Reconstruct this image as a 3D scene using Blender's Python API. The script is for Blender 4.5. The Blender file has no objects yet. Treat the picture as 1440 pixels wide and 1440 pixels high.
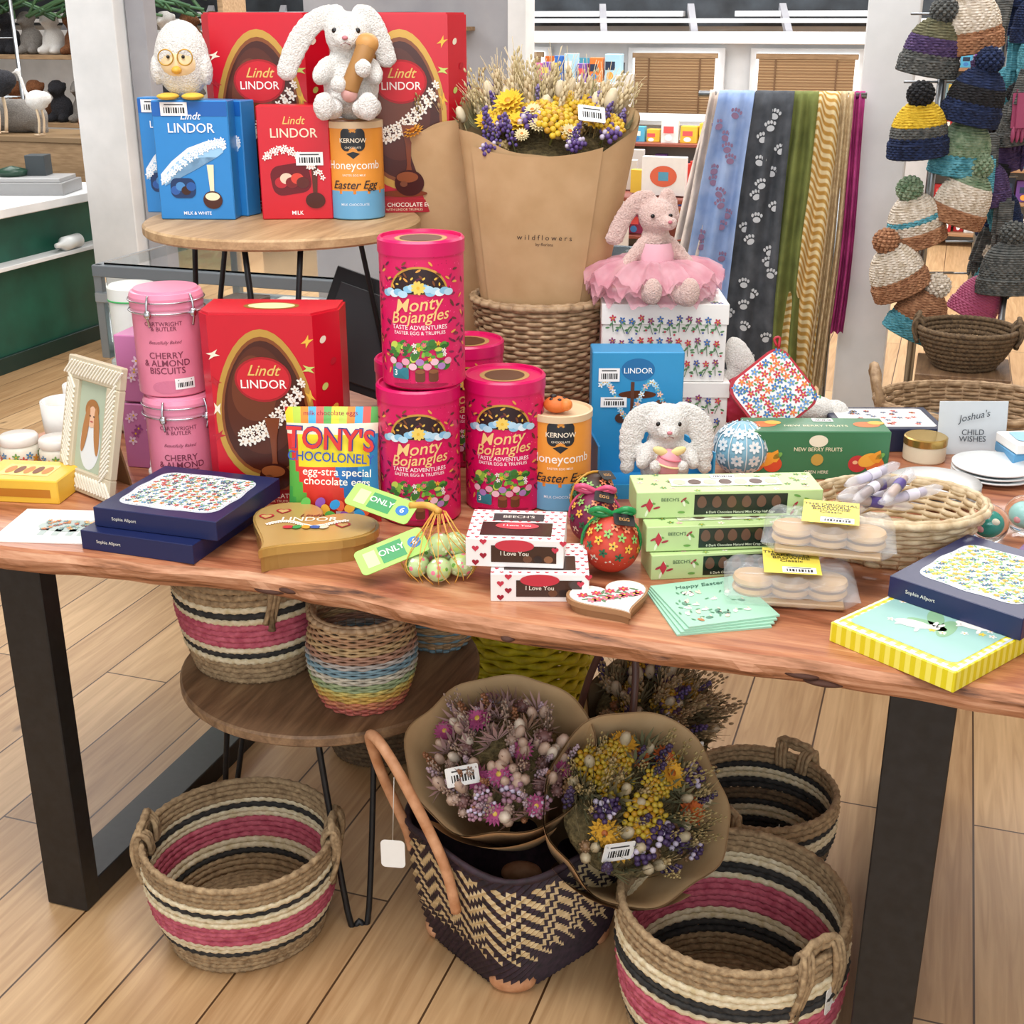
import bpy,bmesh,math,random
import numpy as np
from mathutils import Vector,Matrix,Euler,noise
random.seed(7)
pi=math.pi
sc=bpy.context.scene
COL=sc.collection
CY=math.radians(18.5)
sin,cos=math.sin,math.cos
def TR(x=0,y=0,z=0,rx=0,ry=0,rz=0,s=1):
    return Matrix.LocRotScale(Vector((x,y,z)),Euler((rx,ry,rz)),Vector((s,s,s)) if not isinstance(s,tuple) else Vector(s))
# ------------------------------------------------------------------ materials
MATS={}
def lin(h):
    return tuple([(lambda c:c/12.92 if c<=.04045 else ((c+.055)/1.055)**2.4)(int(h[i:i+2],16)/255) for i in (0,2,4)])+(1,)
class NM:
    def __init__(s,name,rough=.5,metal=0,**k):
        s.m=bpy.data.materials.new(name);s.m.use_nodes=True;s.nt=s.m.node_tree
        s.b=s.nt.nodes['Principled BSDF'];s.b.inputs['Roughness'].default_value=rough;s.b.inputs['Metallic'].default_value=metal
        for a,v in k.items(): s.b.inputs[a.replace('_',' ')].default_value=v
        MATS[name]=s.m
    def n(s,t,props={},**k):
        nd=s.nt.nodes.new('ShaderNode'+t)
        for a,v in props.items(): setattr(nd,a,v)
        for a,v in k.items():
            key=int(a[1:]) if a[0]=='i' and a[1:].isdigit() else a.replace('_',' ')
            if isinstance(v,bpy.types.NodeSocket): s.nt.links.new(v,nd.inputs[key])
            else: nd.inputs[key].default_value=v
        return nd
    def math(s,op,a,b=0.0):
        return s.n('Math',{'operation':op},i0=a,i1=b).outputs[0]
    def obj(s,scale=(1,1,1),rot=(0,0,0)):
        tc=s.n('TexCoord');return s.n('Mapping',{},Vector=tc.outputs['Object'],Scale=scale,Rotation=rot).outputs[0]
    def ramp(s,fac,stops,const=False):
        r=s.n('ValToRGB',{},Fac=fac);cr=r.color_ramp
        if const: cr.interpolation='CONSTANT'
        while len(cr.elements)<len(stops): cr.elements.new(.5)
        for e,(p,c) in zip(cr.elements,stops): e.position=p;e.color=lin(c)
        return r.outputs[0]
    def col(s,c): s.nt.links.new(c,s.b.inputs['Base Color'])
    def bump(s,h,st=.3,d=.002):
        b=s.n('Bump',{},Height=h,Strength=st,Distance=d);s.nt.links.new(b.outputs[0],s.b.inputs['Normal'])
    def mix(s,f,a,b):
        m=s.nt.nodes.new('ShaderNodeMix');m.data_type='RGBA'
        for i,v in ((0,f),(6,a),(7,b)):
            if isinstance(v,bpy.types.NodeSocket): s.nt.links.new(v,m.inputs[i])
            else: m.inputs[i].default_value=lin(v) if isinstance(v,str) else v
        return m.outputs[2]
def mt(key):
    if key in MATS: return MATS[key]
    p=key.split('/');rough=float(p[1]) if len(p)>1 else .5;metal=float(p[2]) if len(p)>2 else 0
    m=NM(key,rough,metal)
    ns=m.n('TexNoise',{},Vector=m.obj(),Scale=40.0,Detail=3.0).outputs[0]
    c=lin(p[0]);d=tuple(x*.92 for x in c[:3])+(1,)
    m.col(m.mix(ns,d,c))
    return m.m
def noisy(name,c1,c2,scale=30,rough=.8,bump=.4,dist=.003,sc3=(1,1,1),detail=5,**k):
    m=NM(name,rough,0,**k);v=m.obj(sc3);n=m.n('TexNoise',{},Vector=v,Scale=float(scale),Detail=float(detail)).outputs[0]
    m.col(m.ramp(n,[(.3,c1),(.7,c2)]));m.bump(n,bump,dist);return m
noisy('jute','7c6346','b69a74',90,.9,.8,.004)
noisy('jute_dark','4a3a2a','7d664a',90,.9,.8,.004)
noisy('raffia_cream','c2ae84','e8dabc',80,.9,.6,.003)
noisy('raffia_black','171615','3a3734',80,.85,.6,.003)
noisy('raffia_pink','a03a4e','cc6878',70,.85,.7,.004)
noisy('wicker','86694a','c0a27e',50,.6,.4,.002)
noisy('wicker_light','b89c74','e4d2b0',50,.6,.4,.002)
noisy('wicker_yellow','a89a08','d4c820',50,.6,.3,.002)
noisy('plush_white','d2cec6','f6f3ee',300,1,1,.005,Sheen_Weight=.4)
noisy('plush_pink','c8a49a','e6c8be',300,1,1,.005,Sheen_Weight=.4)
noisy('plush_grey','6d6862','8f8a84',160,1,.9,.004)
noisy('plush_brown','5a3620','94603c',160,1,.9,.006)
noisy('plush_black','141416','34343a',160,1,.9,.006)
noisy('paper_kraft','b28e62','c4a076',12,.75,.25,.004)
noisy('paper_kraft_in','bc9a6e','ceae82',12,.75,.25,.004)
noisy('filler','4c4228','86744c',120,.95,1,.01)
noisy('leather_tan','b47a50','d6a078',40,.6,.2,.001)
noisy('black_metal','0c0c0d','1a1a1c',60,.45,.1,.0005)
noisy('white_paint','d8dada','e8e9e9',6,.6,.05,.001)
noisy('grey_paint','94949a','a8a8ac',4,.7,.05,.001)
noisy('roof_dark','1c2024','3a4046',5,.8,.05,.001)
noisy('green_panel','0c4434','165c48',5,.5,.05,.001)
noisy('plywood','8f7252','b39470',10,.7,.1,.001,sc3=(1,8,8))
def knit(name,c1,c2):
    m=NM(name,.95);v=m.obj();n=m.n('TexNoise',{},Vector=v,Scale=60.0,Detail=3.0).outputs[0]
    w=m.n('TexWave',{'bands_direction':'Z'},Vector=v,Scale=40.0,Distortion=3.0).outputs['Fac']
    m.col(m.ramp(n,[(.3,c1),(.7,c2)]));m.bump(w,.6,.004)
for nme,a,b in (('kn_cream','c4b49c','f2e8da'),('kn_rust','8a5c40','ba8864'),('kn_grey','3c4040','6e6e6a'),('kn_purple','382850','5c4870'),('kn_yellow','c8a01c','ecc840'),('kn_navy','101a34','24345c'),('kn_teal','3a8090','6cb4c4'),('kn_black','101012','26262a'),('kn_green','5a7858','9cac90'),('kn_olive','55553f','787458')): knit(nme,a,b)
# floor
m=NM('oak_floor',.4);tc=m.n('TexCoord').outputs['Object'];sp=m.n('SeparateXYZ',{},Vector=tc)
cv=m.n('CombineXYZ',{},X=sp.outputs[1],Y=sp.outputs[0]).outputs[0]
br=m.n('TexBrick',{'offset':.37,'offset_frequency':2},Vector=cv,Scale=1.0,Color1=lin('ceaa7c'),Color2=lin('a07a50'),Mortar=lin('3e2814'),Mortar_Size=.0022,Brick_Width=1.7,Row_Height=.18,Bias=0.0)
gv=m.n('Mapping',{},Vector=tc,Scale=(30,1.6,1)).outputs[0]
g=m.n('TexNoise',{},Vector=gv,Scale=1.6,Detail=8.0,Distortion=1.2).outputs[0]
kn=m.n('TexVoronoi',{},Vector=m.n('Mapping',{},Vector=tc,Scale=(3,1.6,1)).outputs[0],Scale=1.6).outputs['Distance']
ks=m.ramp(kn,[(.0,'45270f'),(.07,'ffffff')])
c=m.mix(.42,br.outputs[0],m.ramp(g,[(.3,'926a44'),(.7,'d8b488')]))
mm=m.nt.nodes.new('ShaderNodeMix');mm.data_type='RGBA';mm.blend_type='MULTIPLY';mm.inputs[0].default_value=.8
m.nt.links.new(c,mm.inputs[6]);m.nt.links.new(ks,mm.inputs[7])
fin=m.mix(br.outputs['Fac'],mm.outputs[2],'4a3018');m.col(fin);m.bump(m.math('SUBTRACT',m.math('MULTIPLY',g,.3),br.outputs['Fac']),.3,.002)
def wood(name,stops,sc3,rough=.38,scale=2.2):
    m=NM(name,rough);v=m.obj(sc3);n=m.n('TexNoise',{},Vector=v,Scale=scale,Detail=9.0,Distortion=1.6).outputs[0]
    f=m.n('TexNoise',{},Vector=m.obj(tuple(x*6 for x in sc3)),Scale=scale*2,Detail=4.0).outputs[0]
    k=m.math('ADD',m.math('MULTIPLY',n,.8),m.math('MULTIPLY',f,.2))
    m.col(m.ramp(k,stops));m.bump(k,.25,.0015)
wood('table_wood',[(.3,'6c3a22'),(.43,'9c5e42'),(.55,'b87a56'),(.7,'d0a07a')],(1,9,9),.3)
wood('bark_edge',[(.33,'4a2a1c'),(.42,'94603e'),(.52,'ba8260'),(.66,'d6a684')],(1.4,5,14),.6)
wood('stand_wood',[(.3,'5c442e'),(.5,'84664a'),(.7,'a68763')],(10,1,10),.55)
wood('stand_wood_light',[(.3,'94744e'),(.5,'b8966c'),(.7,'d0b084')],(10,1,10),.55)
def floral(name,base,cols,scale,thr=.3,rough=.6):
    m=NM(name,rough);v=m.n('TexVoronoi',{},Vector=m.obj(),Scale=float(scale))
    sp=m.n('SeparateColor',{},Color=v.outputs['Color']).outputs[0]
    n=len(cols);cr=m.ramp(sp,[(i/n,c) for i,c in enumerate(cols)],True)
    m.col(m.mix(m.math('LESS_THAN',v.outputs['Distance'],thr),base,cr))
floral('pr_navyfloral','f0f0ee',['2f5a8c','c8485c','3d7a50','8cb8d8','e8b040'],210,.3)
floral('pr_lemon','eef4f2',['5a9a5a','e8c838','3a6c98','f0e070','78b088'],150,.3)
floral('pr_foil','b8cc90',['e87890','f4f4e0','6ca048','d8e8b8','c0d870'],110,.4,.25)
floral('pr_mont','d8125e',['f0609a','b00848','e83078'],140,.14,.32)
m=NM('gingham',.5);sp=m.n('SeparateXYZ',{},Vector=m.obj((62,62,62)))
def st(o): return m.math('LESS_THAN',m.math('FRACT',sp.outputs[o]),.5)
g=m.math('MULTIPLY',m.math('ADD',st(0),st(1)),.5);m.col(m.ramp(g,[(0,'f8f6e0'),(.34,'eee262'),(.8,'dccb18')],True))
m=NM('stripe_red',.5);sp=m.n('SeparateXYZ',{},Vector=m.obj((1,55,1)));m.col(m.ramp(m.math('FRACT',sp.outputs[1]),[(0,'b03048'),(.5,'f0e4e0')],True))
m=NM('glass',.03,0,Transmission_Weight=1.0,IOR=1.2);m.b.inputs['Base Color'].default_value=(.93,.97,.98,1)
m=NM('clear_film',.12,0,Alpha=.2);m.b.inputs['Base Color'].default_value=(.85,.88,.9,1)
m=NM('cello',.1,0,Alpha=.35);m.b.inputs['Base Color'].default_value=(.86,.86,.9,1)
m=NM('tulle',.8,0,Alpha=.5,Sheen_Weight=.3);n=m.n('TexNoise',{},Vector=m.obj(),Scale=25.0).outputs[0];m.col(m.ramp(n,[(.3,'d88c9c'),(.7,'f0bcc6')]))
m=NM('netting',.5,0,Alpha=.8);m.col(m.ramp(m.n('TexNoise',{},Vector=m.obj(),Scale=30.0).outputs[0],[(.3,'d8902c'),(.7,'eec060')]))
m=NM('blind',.7);w=m.n('TexWave',{'bands_direction':'Z'},Vector=m.obj(),Scale=14.0,Distortion=.4).outputs['Fac'];m.col(m.ramp(w,[(0,'8c6c4c'),(1,'b89a74')]))
m.b.inputs['Emission Color'].default_value=lin('d8b48c');m.b.inputs['Emission Strength'].default_value=.06
m=NM('window_light',.5);m.b.inputs['Emission Color'].default_value=(.9,.97,1,1);m.b.inputs['Emission Strength'].default_value=1.5
# ------------------------------------------------------------------ builder
def sphere_data(nu=10,nv=7):
    V=[(0,0,-1)];F=[]
    for j in range(1,nv):
        a=-pi/2+pi*j/nv
        for i in range(nu):
            t=2*pi*i/nu;V.append((cos(a)*cos(t),cos(a)*sin(t),sin(a)))
    V.append((0,0,1));n=len(V)-1
    for i in range(nu):
        F.append((0,1+(i+1)%nu,1+i));F.append((n,1+(nv-2)*nu+i,1+(nv-2)*nu+(i+1)%nu))
    for j in range(nv-2):
        for i in range(nu):
            a=1+j*nu+i;b=1+j*nu+(i+1)%nu;F.append((a,b,b+nu,a+nu))
    return V,F
SPL=sphere_data(7,5);SPM=sphere_data(24,14)
TXT={}
def textdata(s,bold=0,shear=0):
    k=(s,bold,shear)
    if k not in TXT:
        cu=bpy.data.curves.new('txt','FONT');cu.body=s;cu.size=1;cu.align_x='CENTER';cu.align_y='CENTER';cu.offset=bold*.6;cu.shear=shear;cu.resolution_u=3;cu.space_line=.85
        o=bpy.data.objects.new('txt',cu);COL.objects.link(o);bpy.context.view_layer.update()
        me=bpy.data.meshes.new_from_object(o.evaluated_get(bpy.context.evaluated_depsgraph_get()))
        TXT[k]=([tuple(v.co) for v in me.vertices],[tuple(p.vertices) for p in me.polygons])
        bpy.data.objects.remove(o);bpy.data.curves.remove(cu);bpy.data.meshes.remove(me)
    return TXT[k]
def front(y): return TR(0,y,0,pi/2)
def topd(z): return TR(0,0,z)
def egg2(w,h,n=36):
    return [(w/2*cos(t)*(1-.16*sin(t)),h/2*sin(t)) for t in [2*pi*i/n for i in range(n)]]
def heart2(w,n=48):
    o=[]
    for i in range(n):
        t=2*pi*i/n;o.append((w/2*sin(t)**3,w/2*(13*cos(t)-5*cos(2*t)-2*cos(3*t)-cos(4*t))/16+w*.04))
    return o
def rrect(w,h,r,k=5):
    o=[]
    for cx,cy,a0 in ((w/2-r,h/2-r,0),(-w/2+r,h/2-r,pi/2),(-w/2+r,-h/2+r,pi),(w/2-r,-h/2+r,1.5*pi)):
        for i in range(k+1):
            a=a0+pi/2*i/k;o.append((cx+r*cos(a),cy+r*sin(a)))
    return o
class B:
    def __init__(s):
        s.V=[];s.F=[];s.M=[];s.S=[];s.mats=[];s.T=Matrix();s.D=Matrix();s.wrap=None
    def mi(s,k):
        if k not in s.mats: s.mats.append(k)
        return s.mats.index(k)
    def add(s,V,F,mat,smooth=True,T=None):
        M=s.T@T if T is not None else s.T
        A=np.array(V,dtype=float).reshape(-1,3);R=np.array(M)
        A=A@R[:3,:3].T+R[:3,3]
        o=len(s.V);s.V.extend(A.tolist());s.F.extend([tuple(i+o for i in f) for f in F])
        if isinstance(mat,list): s.M.extend([s.mi(k) for k in mat])
        else: s.M.extend([s.mi(mat)]*len(F))
        s.S.extend([smooth]*len(F))
    def box(s,sx,sy,sz,mat,T=None,bev=.002,cz=None,seg=1):
        bm=bmesh.new();bmesh.ops.create_cube(bm,size=1);bmesh.ops.scale(bm,vec=(sx,sy,sz),verts=bm.verts)
        bmesh.ops.translate(bm,vec=(0,0,sz/2 if cz is None else cz),verts=bm.verts)
        if bev: bmesh.ops.bevel(bm,geom=bm.edges[:],offset=min(bev,min(sx,sy,sz)*.4),segments=seg,affect='EDGES')
        bm.verts.index_update();s.add([v.co[:] for v in bm.verts],[[v.index for v in f.verts] for f in bm.faces],mat,False,T);bm.free()
    def lathe(s,prof,mat,seg=40,sharp=False,T=None,fn=None):
        V=[];F=[];mm=[]
        segs=[(prof[i],prof[i+1]) for i in range(len(prof)-1)] if sharp else None
        if sharp:
            for (a,b) in segs:
                o=len(V)
                for p in (a,b):
                    for i in range(seg):
                        t=2*pi*i/seg;V.append((p[0]*cos(t),p[0]*sin(t),p[1]))
                for i in range(seg): F.append((o+i,o+(i+1)%seg,o+seg+(i+1)%seg,o+seg+i))
        else:
            for p in prof:
                for i in range(seg):
                    t=2*pi*i/seg;q=(p[0]*cos(t),p[0]*sin(t),p[1]);V.append(fn(q,t) if fn else q)
            for j in range(len(prof)-1):
                for i in range(seg):
                    F.append((j*seg+i,j*seg+(i+1)%seg,(j+1)*seg+(i+1)%seg,(j+1)*seg+i))
        s.add(V,F,mat,True,T)
    def ell(s,x,y,z,rx,ry,rz,mat,rot=(0,0,0),lo=False):
        V,F=SPL if lo else SPM;s.add(V,F,mat,True,Matrix.LocRotScale(Vector((x,y,z)),Euler(rot),Vector((rx,ry,rz))))
    def tube(s,pts,r,mat,seg=8,sub=1,closed=False,T=None,tw=None):
        P=[Vector(p) for p in pts];n=len(P)
        if sub>1:
            Q=[]
            rng=n if closed else n-1
            for i in range(rng):
                p0=P[(i-1)%n] if closed or i>0 else P[0];p1=P[i];p2=P[(i+1)%n];p3=P[(i+2)%n] if closed or i+2<n else P[-1]
                for k in range(sub):
                    t=k/sub;Q.append(.5*((2*p1)+(p2-p0)*t+(2*p0-5*p1+4*p2-p3)*t*t+(3*p1-p0-3*p2+p3)*t**3))
            if not closed: Q.append(P[-1])
            P=Q;n=len(P)
        V=[];F=[];up=None
        for i in range(n):
            a=P[(i-1)%n] if closed or i>0 else P[0];b=P[(i+1)%n] if closed or i<n-1 else P[-1]
            d=(b-a).normalized()
            if up is None: up=d.orthogonal().normalized()
            up=(up-d*up.dot(d)).normalized();w=d.cross(up)
            rr=r(i/(n-1)) if callable(r) else r
            for k in range(seg):
                t=2*pi*k/seg;q=rr*(1+.18*cos(tw*i+2*t)) if tw else rr
                V.append(P[i]+up*q*cos(t)+w*q*sin(t))
        for i in range(n if closed else n-1):
            for k in range(seg):
                j=(i+1)%n;F.append((i*seg+k,i*seg+(k+1)%seg,j*seg+(k+1)%seg,j*seg+k))
        if not closed: F.append(tuple(range(seg))[::-1]);F.append(tuple(range((n-1)*seg,n*seg)))
        s.add([v[:] for v in V],F,mat,True,T)
    def ring(s,R,z,r,mat,nt=120,ns=7,tw=0,wob=0,wa=0,ph=0,ey=1,T=None,rz=None):
        t=np.linspace(0,2*pi,nt,endpoint=False);p=np.linspace(0,2*pi,ns,endpoint=False)
        tt,pp=np.meshgrid(t,p,indexing='ij')
        rr=r*(1+(.2*np.cos(tw*tt+2*pp) if tw else 0))
        RR=R+rr*np.cos(pp)+wa*np.cos(wob*tt+ph)
        Z=z+(rz or 1)*rr*np.sin(pp)
        V=np.stack([RR*np.cos(tt),RR*np.sin(tt)*ey,Z],-1).reshape(-1,3)
        F=[(i*ns+k,i*ns+(k+1)%ns,((i+1)%nt)*ns+(k+1)%ns,((i+1)%nt)*ns+k) for i in range(nt) for k in range(ns)]
        s.add(V,F,mat,True,T)
    def prism(s,out,z0,z1,mat,T=None,inset=0):
        n=len(out);V=[(x,y,z0) for x,y in out]+[(x,y,z1) for x,y in out]
        F=[tuple(range(n))[::-1],tuple(range(n,2*n))]+[(i,(i+1)%n,n+(i+1)%n,n+i) for i in range(n)]
        s.add(V,F,mat,False,T)
    def grid(s,fn,nu,nv,mat,smooth=True,T=None,mf=None):
        V=[fn(i/nu,j/nv) for i in range(nu+1) for j in range(nv+1)];F=[];mm=[]
        for i in range(nu):
            for j in range(nv):
                a=i*(nv+1)+j;F.append((a,a+nv+1,a+nv+2,a+1))
                if mf: mm.append(mf(i,j))
        s.add(V,F,mm if mf else mat,smooth,T)
    # ---- decals
    def dec(s,V,F,mat):
        if s.wrap:
            V=[((s.wrap+z)*sin(x/s.wrap),-(s.wrap+z)*cos(x/s.wrap),y) for x,y,z in V];s.add(V,F,mat,False)
        else: s.add(V,F,mat,False,s.D)
    def dpoly(s,out,cx,cy,z,mat,rot=0):
        c,si=cos(rot),sin(rot);out=[(cx+x*c-y*si,cy+x*si+y*c) for x,y in out];n=len(out);K=5 if s.wrap else 1
        V=[(cx,cy,z)];F=[]
        for k in range(1,K+1):
            for x,y in out: V.append((cx+(x-cx)*k/K,cy+(y-cy)*k/K,z))
        for i in range(n): F.append((0,1+i,1+(i+1)%n))
        for k in range(K-1):
            for i in range(n):
                a=1+k*n+i;b=1+k*n+(i+1)%n;F.append((a,a+n,b+n,b))
        s.dec(V,F,mat)
    def dell(s,cx,cy,rx,ry,z,mat,rot=0,n=None):
        n=n or (28 if max(rx,ry)>.012 else 12)
        s.dpoly([(rx*cos(2*pi*i/n),ry*sin(2*pi*i/n)) for i in range(n)],cx,cy,z,mat,rot)
    def drect(s,cx,cy,w,h,z,mat,rot=0,n=None):
        n=n or (12 if s.wrap else 1);V=[];F=[];c,si=cos(rot),sin(rot)
        for i in range(n+1):
            for y in (-h/2,h/2):
                x=-w/2+w*i/n;V.append((cx+x*c-y*si,cy+x*si+y*c,z))
        for i in range(n): F.append((2*i,2*i+2,2*i+3,2*i+1))
        s.dec(V,F,mat)
    def text(s,t,cx,cy,size,z,mat,bold=.01,rot=0,shear=0,sx=1):
        V,F=textdata(t,bold,shear);c,si=cos(rot),sin(rot)
        s.dec([(cx+(x*c*sx-y*si)*size,cy+(x*si*sx+y*c)*size,z) for x,y,_ in V],F,mat)
    def stroke(s,pts,w,z,mat):
        for (x0,y0),(x1,y1) in zip(pts,pts[1:]):
            d=math.hypot(x1-x0,y1-y0)
            if d>0: s.drect((x0+x1)/2,(y0+y1)/2,d+w*.6,w,z,mat,math.atan2(y1-y0,x1-x0),1)
    def flower2(s,cx,cy,r,z,mat,n=5,cm='e8b830'):
        for i in range(n):
            a=2*pi*i/n+cx*90;s.dell(cx+r*.55*cos(a),cy+r*.55*sin(a),r*.45,r*.26,z,mat,a,8)
        s.dell(cx,cy,r*.22,r*.22,z+.0002,cm,0,8)
    def price(s,cx,cy,w=.03,h=.018,z=.001,rot=0):
        s.drect(cx,cy,w,h,z,'f4f4f2/.6',rot)
        for i in range(9):
            x=-w*.36+w*.72*i/8;c,si=cos(rot),sin(rot);y=-h*.1
            s.drect(cx+x*c-y*si,cy+x*si+y*c,w*.035*(1+(i*7)%3*.5),h*.42,z+.0003,'202020',rot,1)
        s.drect(cx-sin(rot)*h*.32,cy+cos(rot)*h*.32,w*.7,h*.09,z+.0003,'404040',rot,1)
    def fuse(s,parts,mat,vox=.004,T=None,smooth=5):
        V=[];F=[]
        for p in parts:
            x,y,z,rx,ry,rz=p[:6];rot=p[6:9] if len(p)>6 else (0,0,0)
            M=Matrix.LocRotScale(Vector((x,y,z)),Euler(rot),Vector((rx,ry,rz)));o=len(V)
            V+= [(M@Vector(v))[:] for v in SPM[0]];F+=[tuple(i+o for i in f) for f in SPM[1]]
        me=bpy.data.meshes.new('tmp');me.from_pydata(V,[],F);o=bpy.data.objects.new('tmp',me);COL.objects.link(o)
        r=o.modifiers.new('r','REMESH');r.mode='VOXEL';r.voxel_size=vox
        q=o.modifiers.new('s','SMOOTH');q.iterations=smooth;q.factor=.6
        bpy.context.view_layer.update();e=o.evaluated_get(bpy.context.evaluated_depsgraph_get());em=e.to_mesh()
        VV=[]
        for v in em.vertices:
            n=noise.noise(v.co*(1/(vox*2.2)));VV.append((v.co+v.normal*n*vox*.4)[:])
        FF=[tuple(p.vertices) for p in em.polygons]
        e.to_mesh_clear();bpy.data.objects.remove(o);bpy.data.meshes.remove(me)
        s.add(VV,FF,mat,True,T)
    def obj(s,name,loc=(0,0,0),rz=0,rot=None):
        me=bpy.data.meshes.new(name);me.from_pydata(s.V,[],s.F)
        for k in s.mats: me.materials.append(mt(k))
        me.polygons.foreach_set('material_index',s.M);me.polygons.foreach_set('use_smooth',s.S);me.update()
        o=bpy.data.objects.new(name,me);COL.objects.link(o);o.location=loc;o.rotation_euler=rot or (0,0,rz);return o
# ------------------------------------------------------------------ room
def slab(name,x0,x1,y0,y1,z0,z1,mat):
    b=B();b.box(x1-x0,y1-y0,z1-z0,mat,bev=0);return b.obj(name,((x0+x1)/2,(y0+y1)/2,z0))
slab('floor',-9.5,4.5,-2.5,10.9,-.06,0,'oak_floor')
slab('wall_back',-9.5,4.5,10.8,10.95,0,3.4,'white_paint')
slab('wall_left',-9.6,-9.5,-2.5,10.9,0,3.4,'white_paint')
slab('wall_right',4.5,4.6,-2.5,10.9,0,3.4,'white_paint')
slab('ceiling',-9.6,4.6,-2.5,10.95,3.4,3.46,'white_paint')
slab('baseboard_back',-9.4,4.4,10.77,10.8,0,.1,'white_paint')
b=B()
b.box(14,.1,.9,'roof_dark',TR(0,.3,1.56),bev=0);b.box(14,.1,.085,'white_paint',TR(0,-.3,1.44),bev=.005);b.box(14,.08,.03,'white_paint',TR(0,-.28,1.585),bev=.003)
for i in range(20): b.box(.05,.5,.05,'grey_paint',TR(-6.5+i*.7,.0,1.56,.5,0,.3),bev=0)
for i in range(7): b.box(1.2,.1,.04,'e8ecf0',TR(-5+i*1.6,.15,1.63),bev=0)
b.obj('trim_header',(-2.5,10.3,0))
for i,(x0,x1) in enumerate(((-2.55,-1.86),(-1.56,-.78),(-4.1,-3.3))):
    b=B();w=x1-x0;b.box(w+.1,.05,.60,'white_paint',TR(0,0,.80),bev=.005);b.box(w,.02,.52,'window_light',TR(0,-.03,.84),bev=0)
    for j in range(24): b.box(w*.94,.012,.017,'blind',TR(0,-.06,.90+j*.0175,.4),bev=0)
    b.box(w,.03,.04,'plywood',TR(0,-.06,1.32));
    for k in (-.3,.3): b.box(.012,.006,.42,'7a5a3c',TR(k*w,-.075,.90),bev=0)
    b.obj('window_%d'%(i+1),((x0+x1)/2,10.75,0))
b=B();b.box(1.25,.08,3.4,'grey_paint',TR(-.05,0,0),bev=0);b.box(.10,.16,3.4,'white_paint',TR(.61,-.03,0));
b.box(.5,.14,.02,'plywood',TR(.1,-.1,1.55));b.box(.03,.1,.12,'plywood',TR(0,-.08,1.43));b.box(.03,.1,.12,'plywood',TR(.2,-.08,1.43))
b.obj('wall_partition',(-2.89,7.0,0))
b=B();b.box(.17,.15,3.39,'white_paint',bev=.004);b.box(.19,.17,.1,'white_paint');b.obj('support_column',(-.245,4.8,0))
b=B();b.box(.26,.26,3.39,'white_paint',bev=.004);b.box(.1,.1,3.39,'grey_paint',TR(.19,0,0));b.obj('support_column',(-3.88,5.55,0))
# ------------------------------------------------------------------ main table
b=B();NX=150;x0,x1=-1.80,.44;YB=2.80;ZT=.77
kn=[(-1.8,1.62),(-1.45,1.615),(-1.2,1.64),(-1.01,1.665),(-.85,1.655),(-.6,1.625),(-.35,1.625),(-.09,1.64),(.17,1.63),(.44,1.61)]
def fy(x):
    for (a,p),(c,q) in zip(kn,kn[1:]):
        if x<=c:
            t=max(0,(x-a)/(c-a));t=t*t*(3-2*t);return p+(q-p)*t+.004*noise.noise(Vector((x*14,0,0)))
    return kn[-1][1]
def sec(x):
    f=fy(x);n1=noise.noise(Vector((x*6,3,0)));n2=noise.noise(Vector((x*23,7,0)))
    return [(x,YB,ZT),(x,2.2,ZT),(x,f+.012,ZT),(x,f+.003,ZT-.003),(x,f-.006+.004*n1,ZT-.014),(x,f-.004+.008*n2,ZT-.026),(x,f+.004+.008*n1,ZT-.037),(x,f+.015,ZT-.045),(x,2.2,ZT-.045),(x,YB,ZT-.045)]
V=[];F=[];mm=[]
for i in range(NX+1): V+=sec(x0+(x1-x0)*i/NX)
for i in range(NX):
    for j in range(10):
        a=i*10+j;k=i*10+(j+1)%10;F.append((a,a+10,k+10,k));mm.append('bark_edge' if 2<j<7 else 'table_wood')
F.append(tuple(range(10)));mm.append('table_wood');F.append(tuple(range(NX*10,NX*10+10))[::-1]);mm.append('table_wood')
b.add(V,F,mm,False)
for kx,kz,kr in ((-.93,ZT-.022,.022),(-.97,ZT-.030,.03),(-.12,ZT-.026,.028),(-.09,ZT-.034,.03),(-.55,ZT-.03,.012)): b.ell(kx,fy(kx)+.004,kz,kr,.013,.006,'4a2a1c/.8')
for cx in (-1.46,.045):
    for yy in (1.68,2.62): b.box(.09,.045,.724,'black_metal',TR(cx,yy,0.001))
    b.box(.09,.9,.05,'black_metal',TR(cx,2.15,.001));b.box(.1,.9,.012,'black_metal',TR(cx,2.15,.7125))
b.obj('live_edge_table')
def stand(name,loc,R,h,woodm,a0):
    b=B();b.lathe([(0,h),(R-.004,h),(R,h-.004),(R,h-.018),(R-.004,h-.022),(0,h-.022)],woodm,64,True)
    for k in range(3):
        a=a0+2*pi*k/3;ca,sa=cos(a),sin(a);r1=R*.78;t=.055
        P=[((r1-.03)*ca-t*sa,(r1-.03)*sa+t*ca,h-.022),((r1+.03)*ca-.02*sa,(r1+.03)*sa+.02*ca,.03),((r1+.032)*ca,(r1+.032)*sa,.007),((r1+.03)*ca+.02*sa,(r1+.03)*sa-.02*ca,.03),((r1-.03)*ca+t*sa,(r1-.03)*sa-t*ca,h-.022)]
        b.tube(P,.006,'black_metal',8,5)
        b.box(.14,.04,.003,'black_metal',TR((r1-.03)*ca,(r1-.03)*sa,h-.026,0,0,a+pi/2),bev=0)
    return b.obj(name,loc)
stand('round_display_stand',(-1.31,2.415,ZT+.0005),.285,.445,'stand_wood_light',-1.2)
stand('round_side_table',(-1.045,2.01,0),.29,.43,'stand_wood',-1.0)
ZS=ZT+.446
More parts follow.
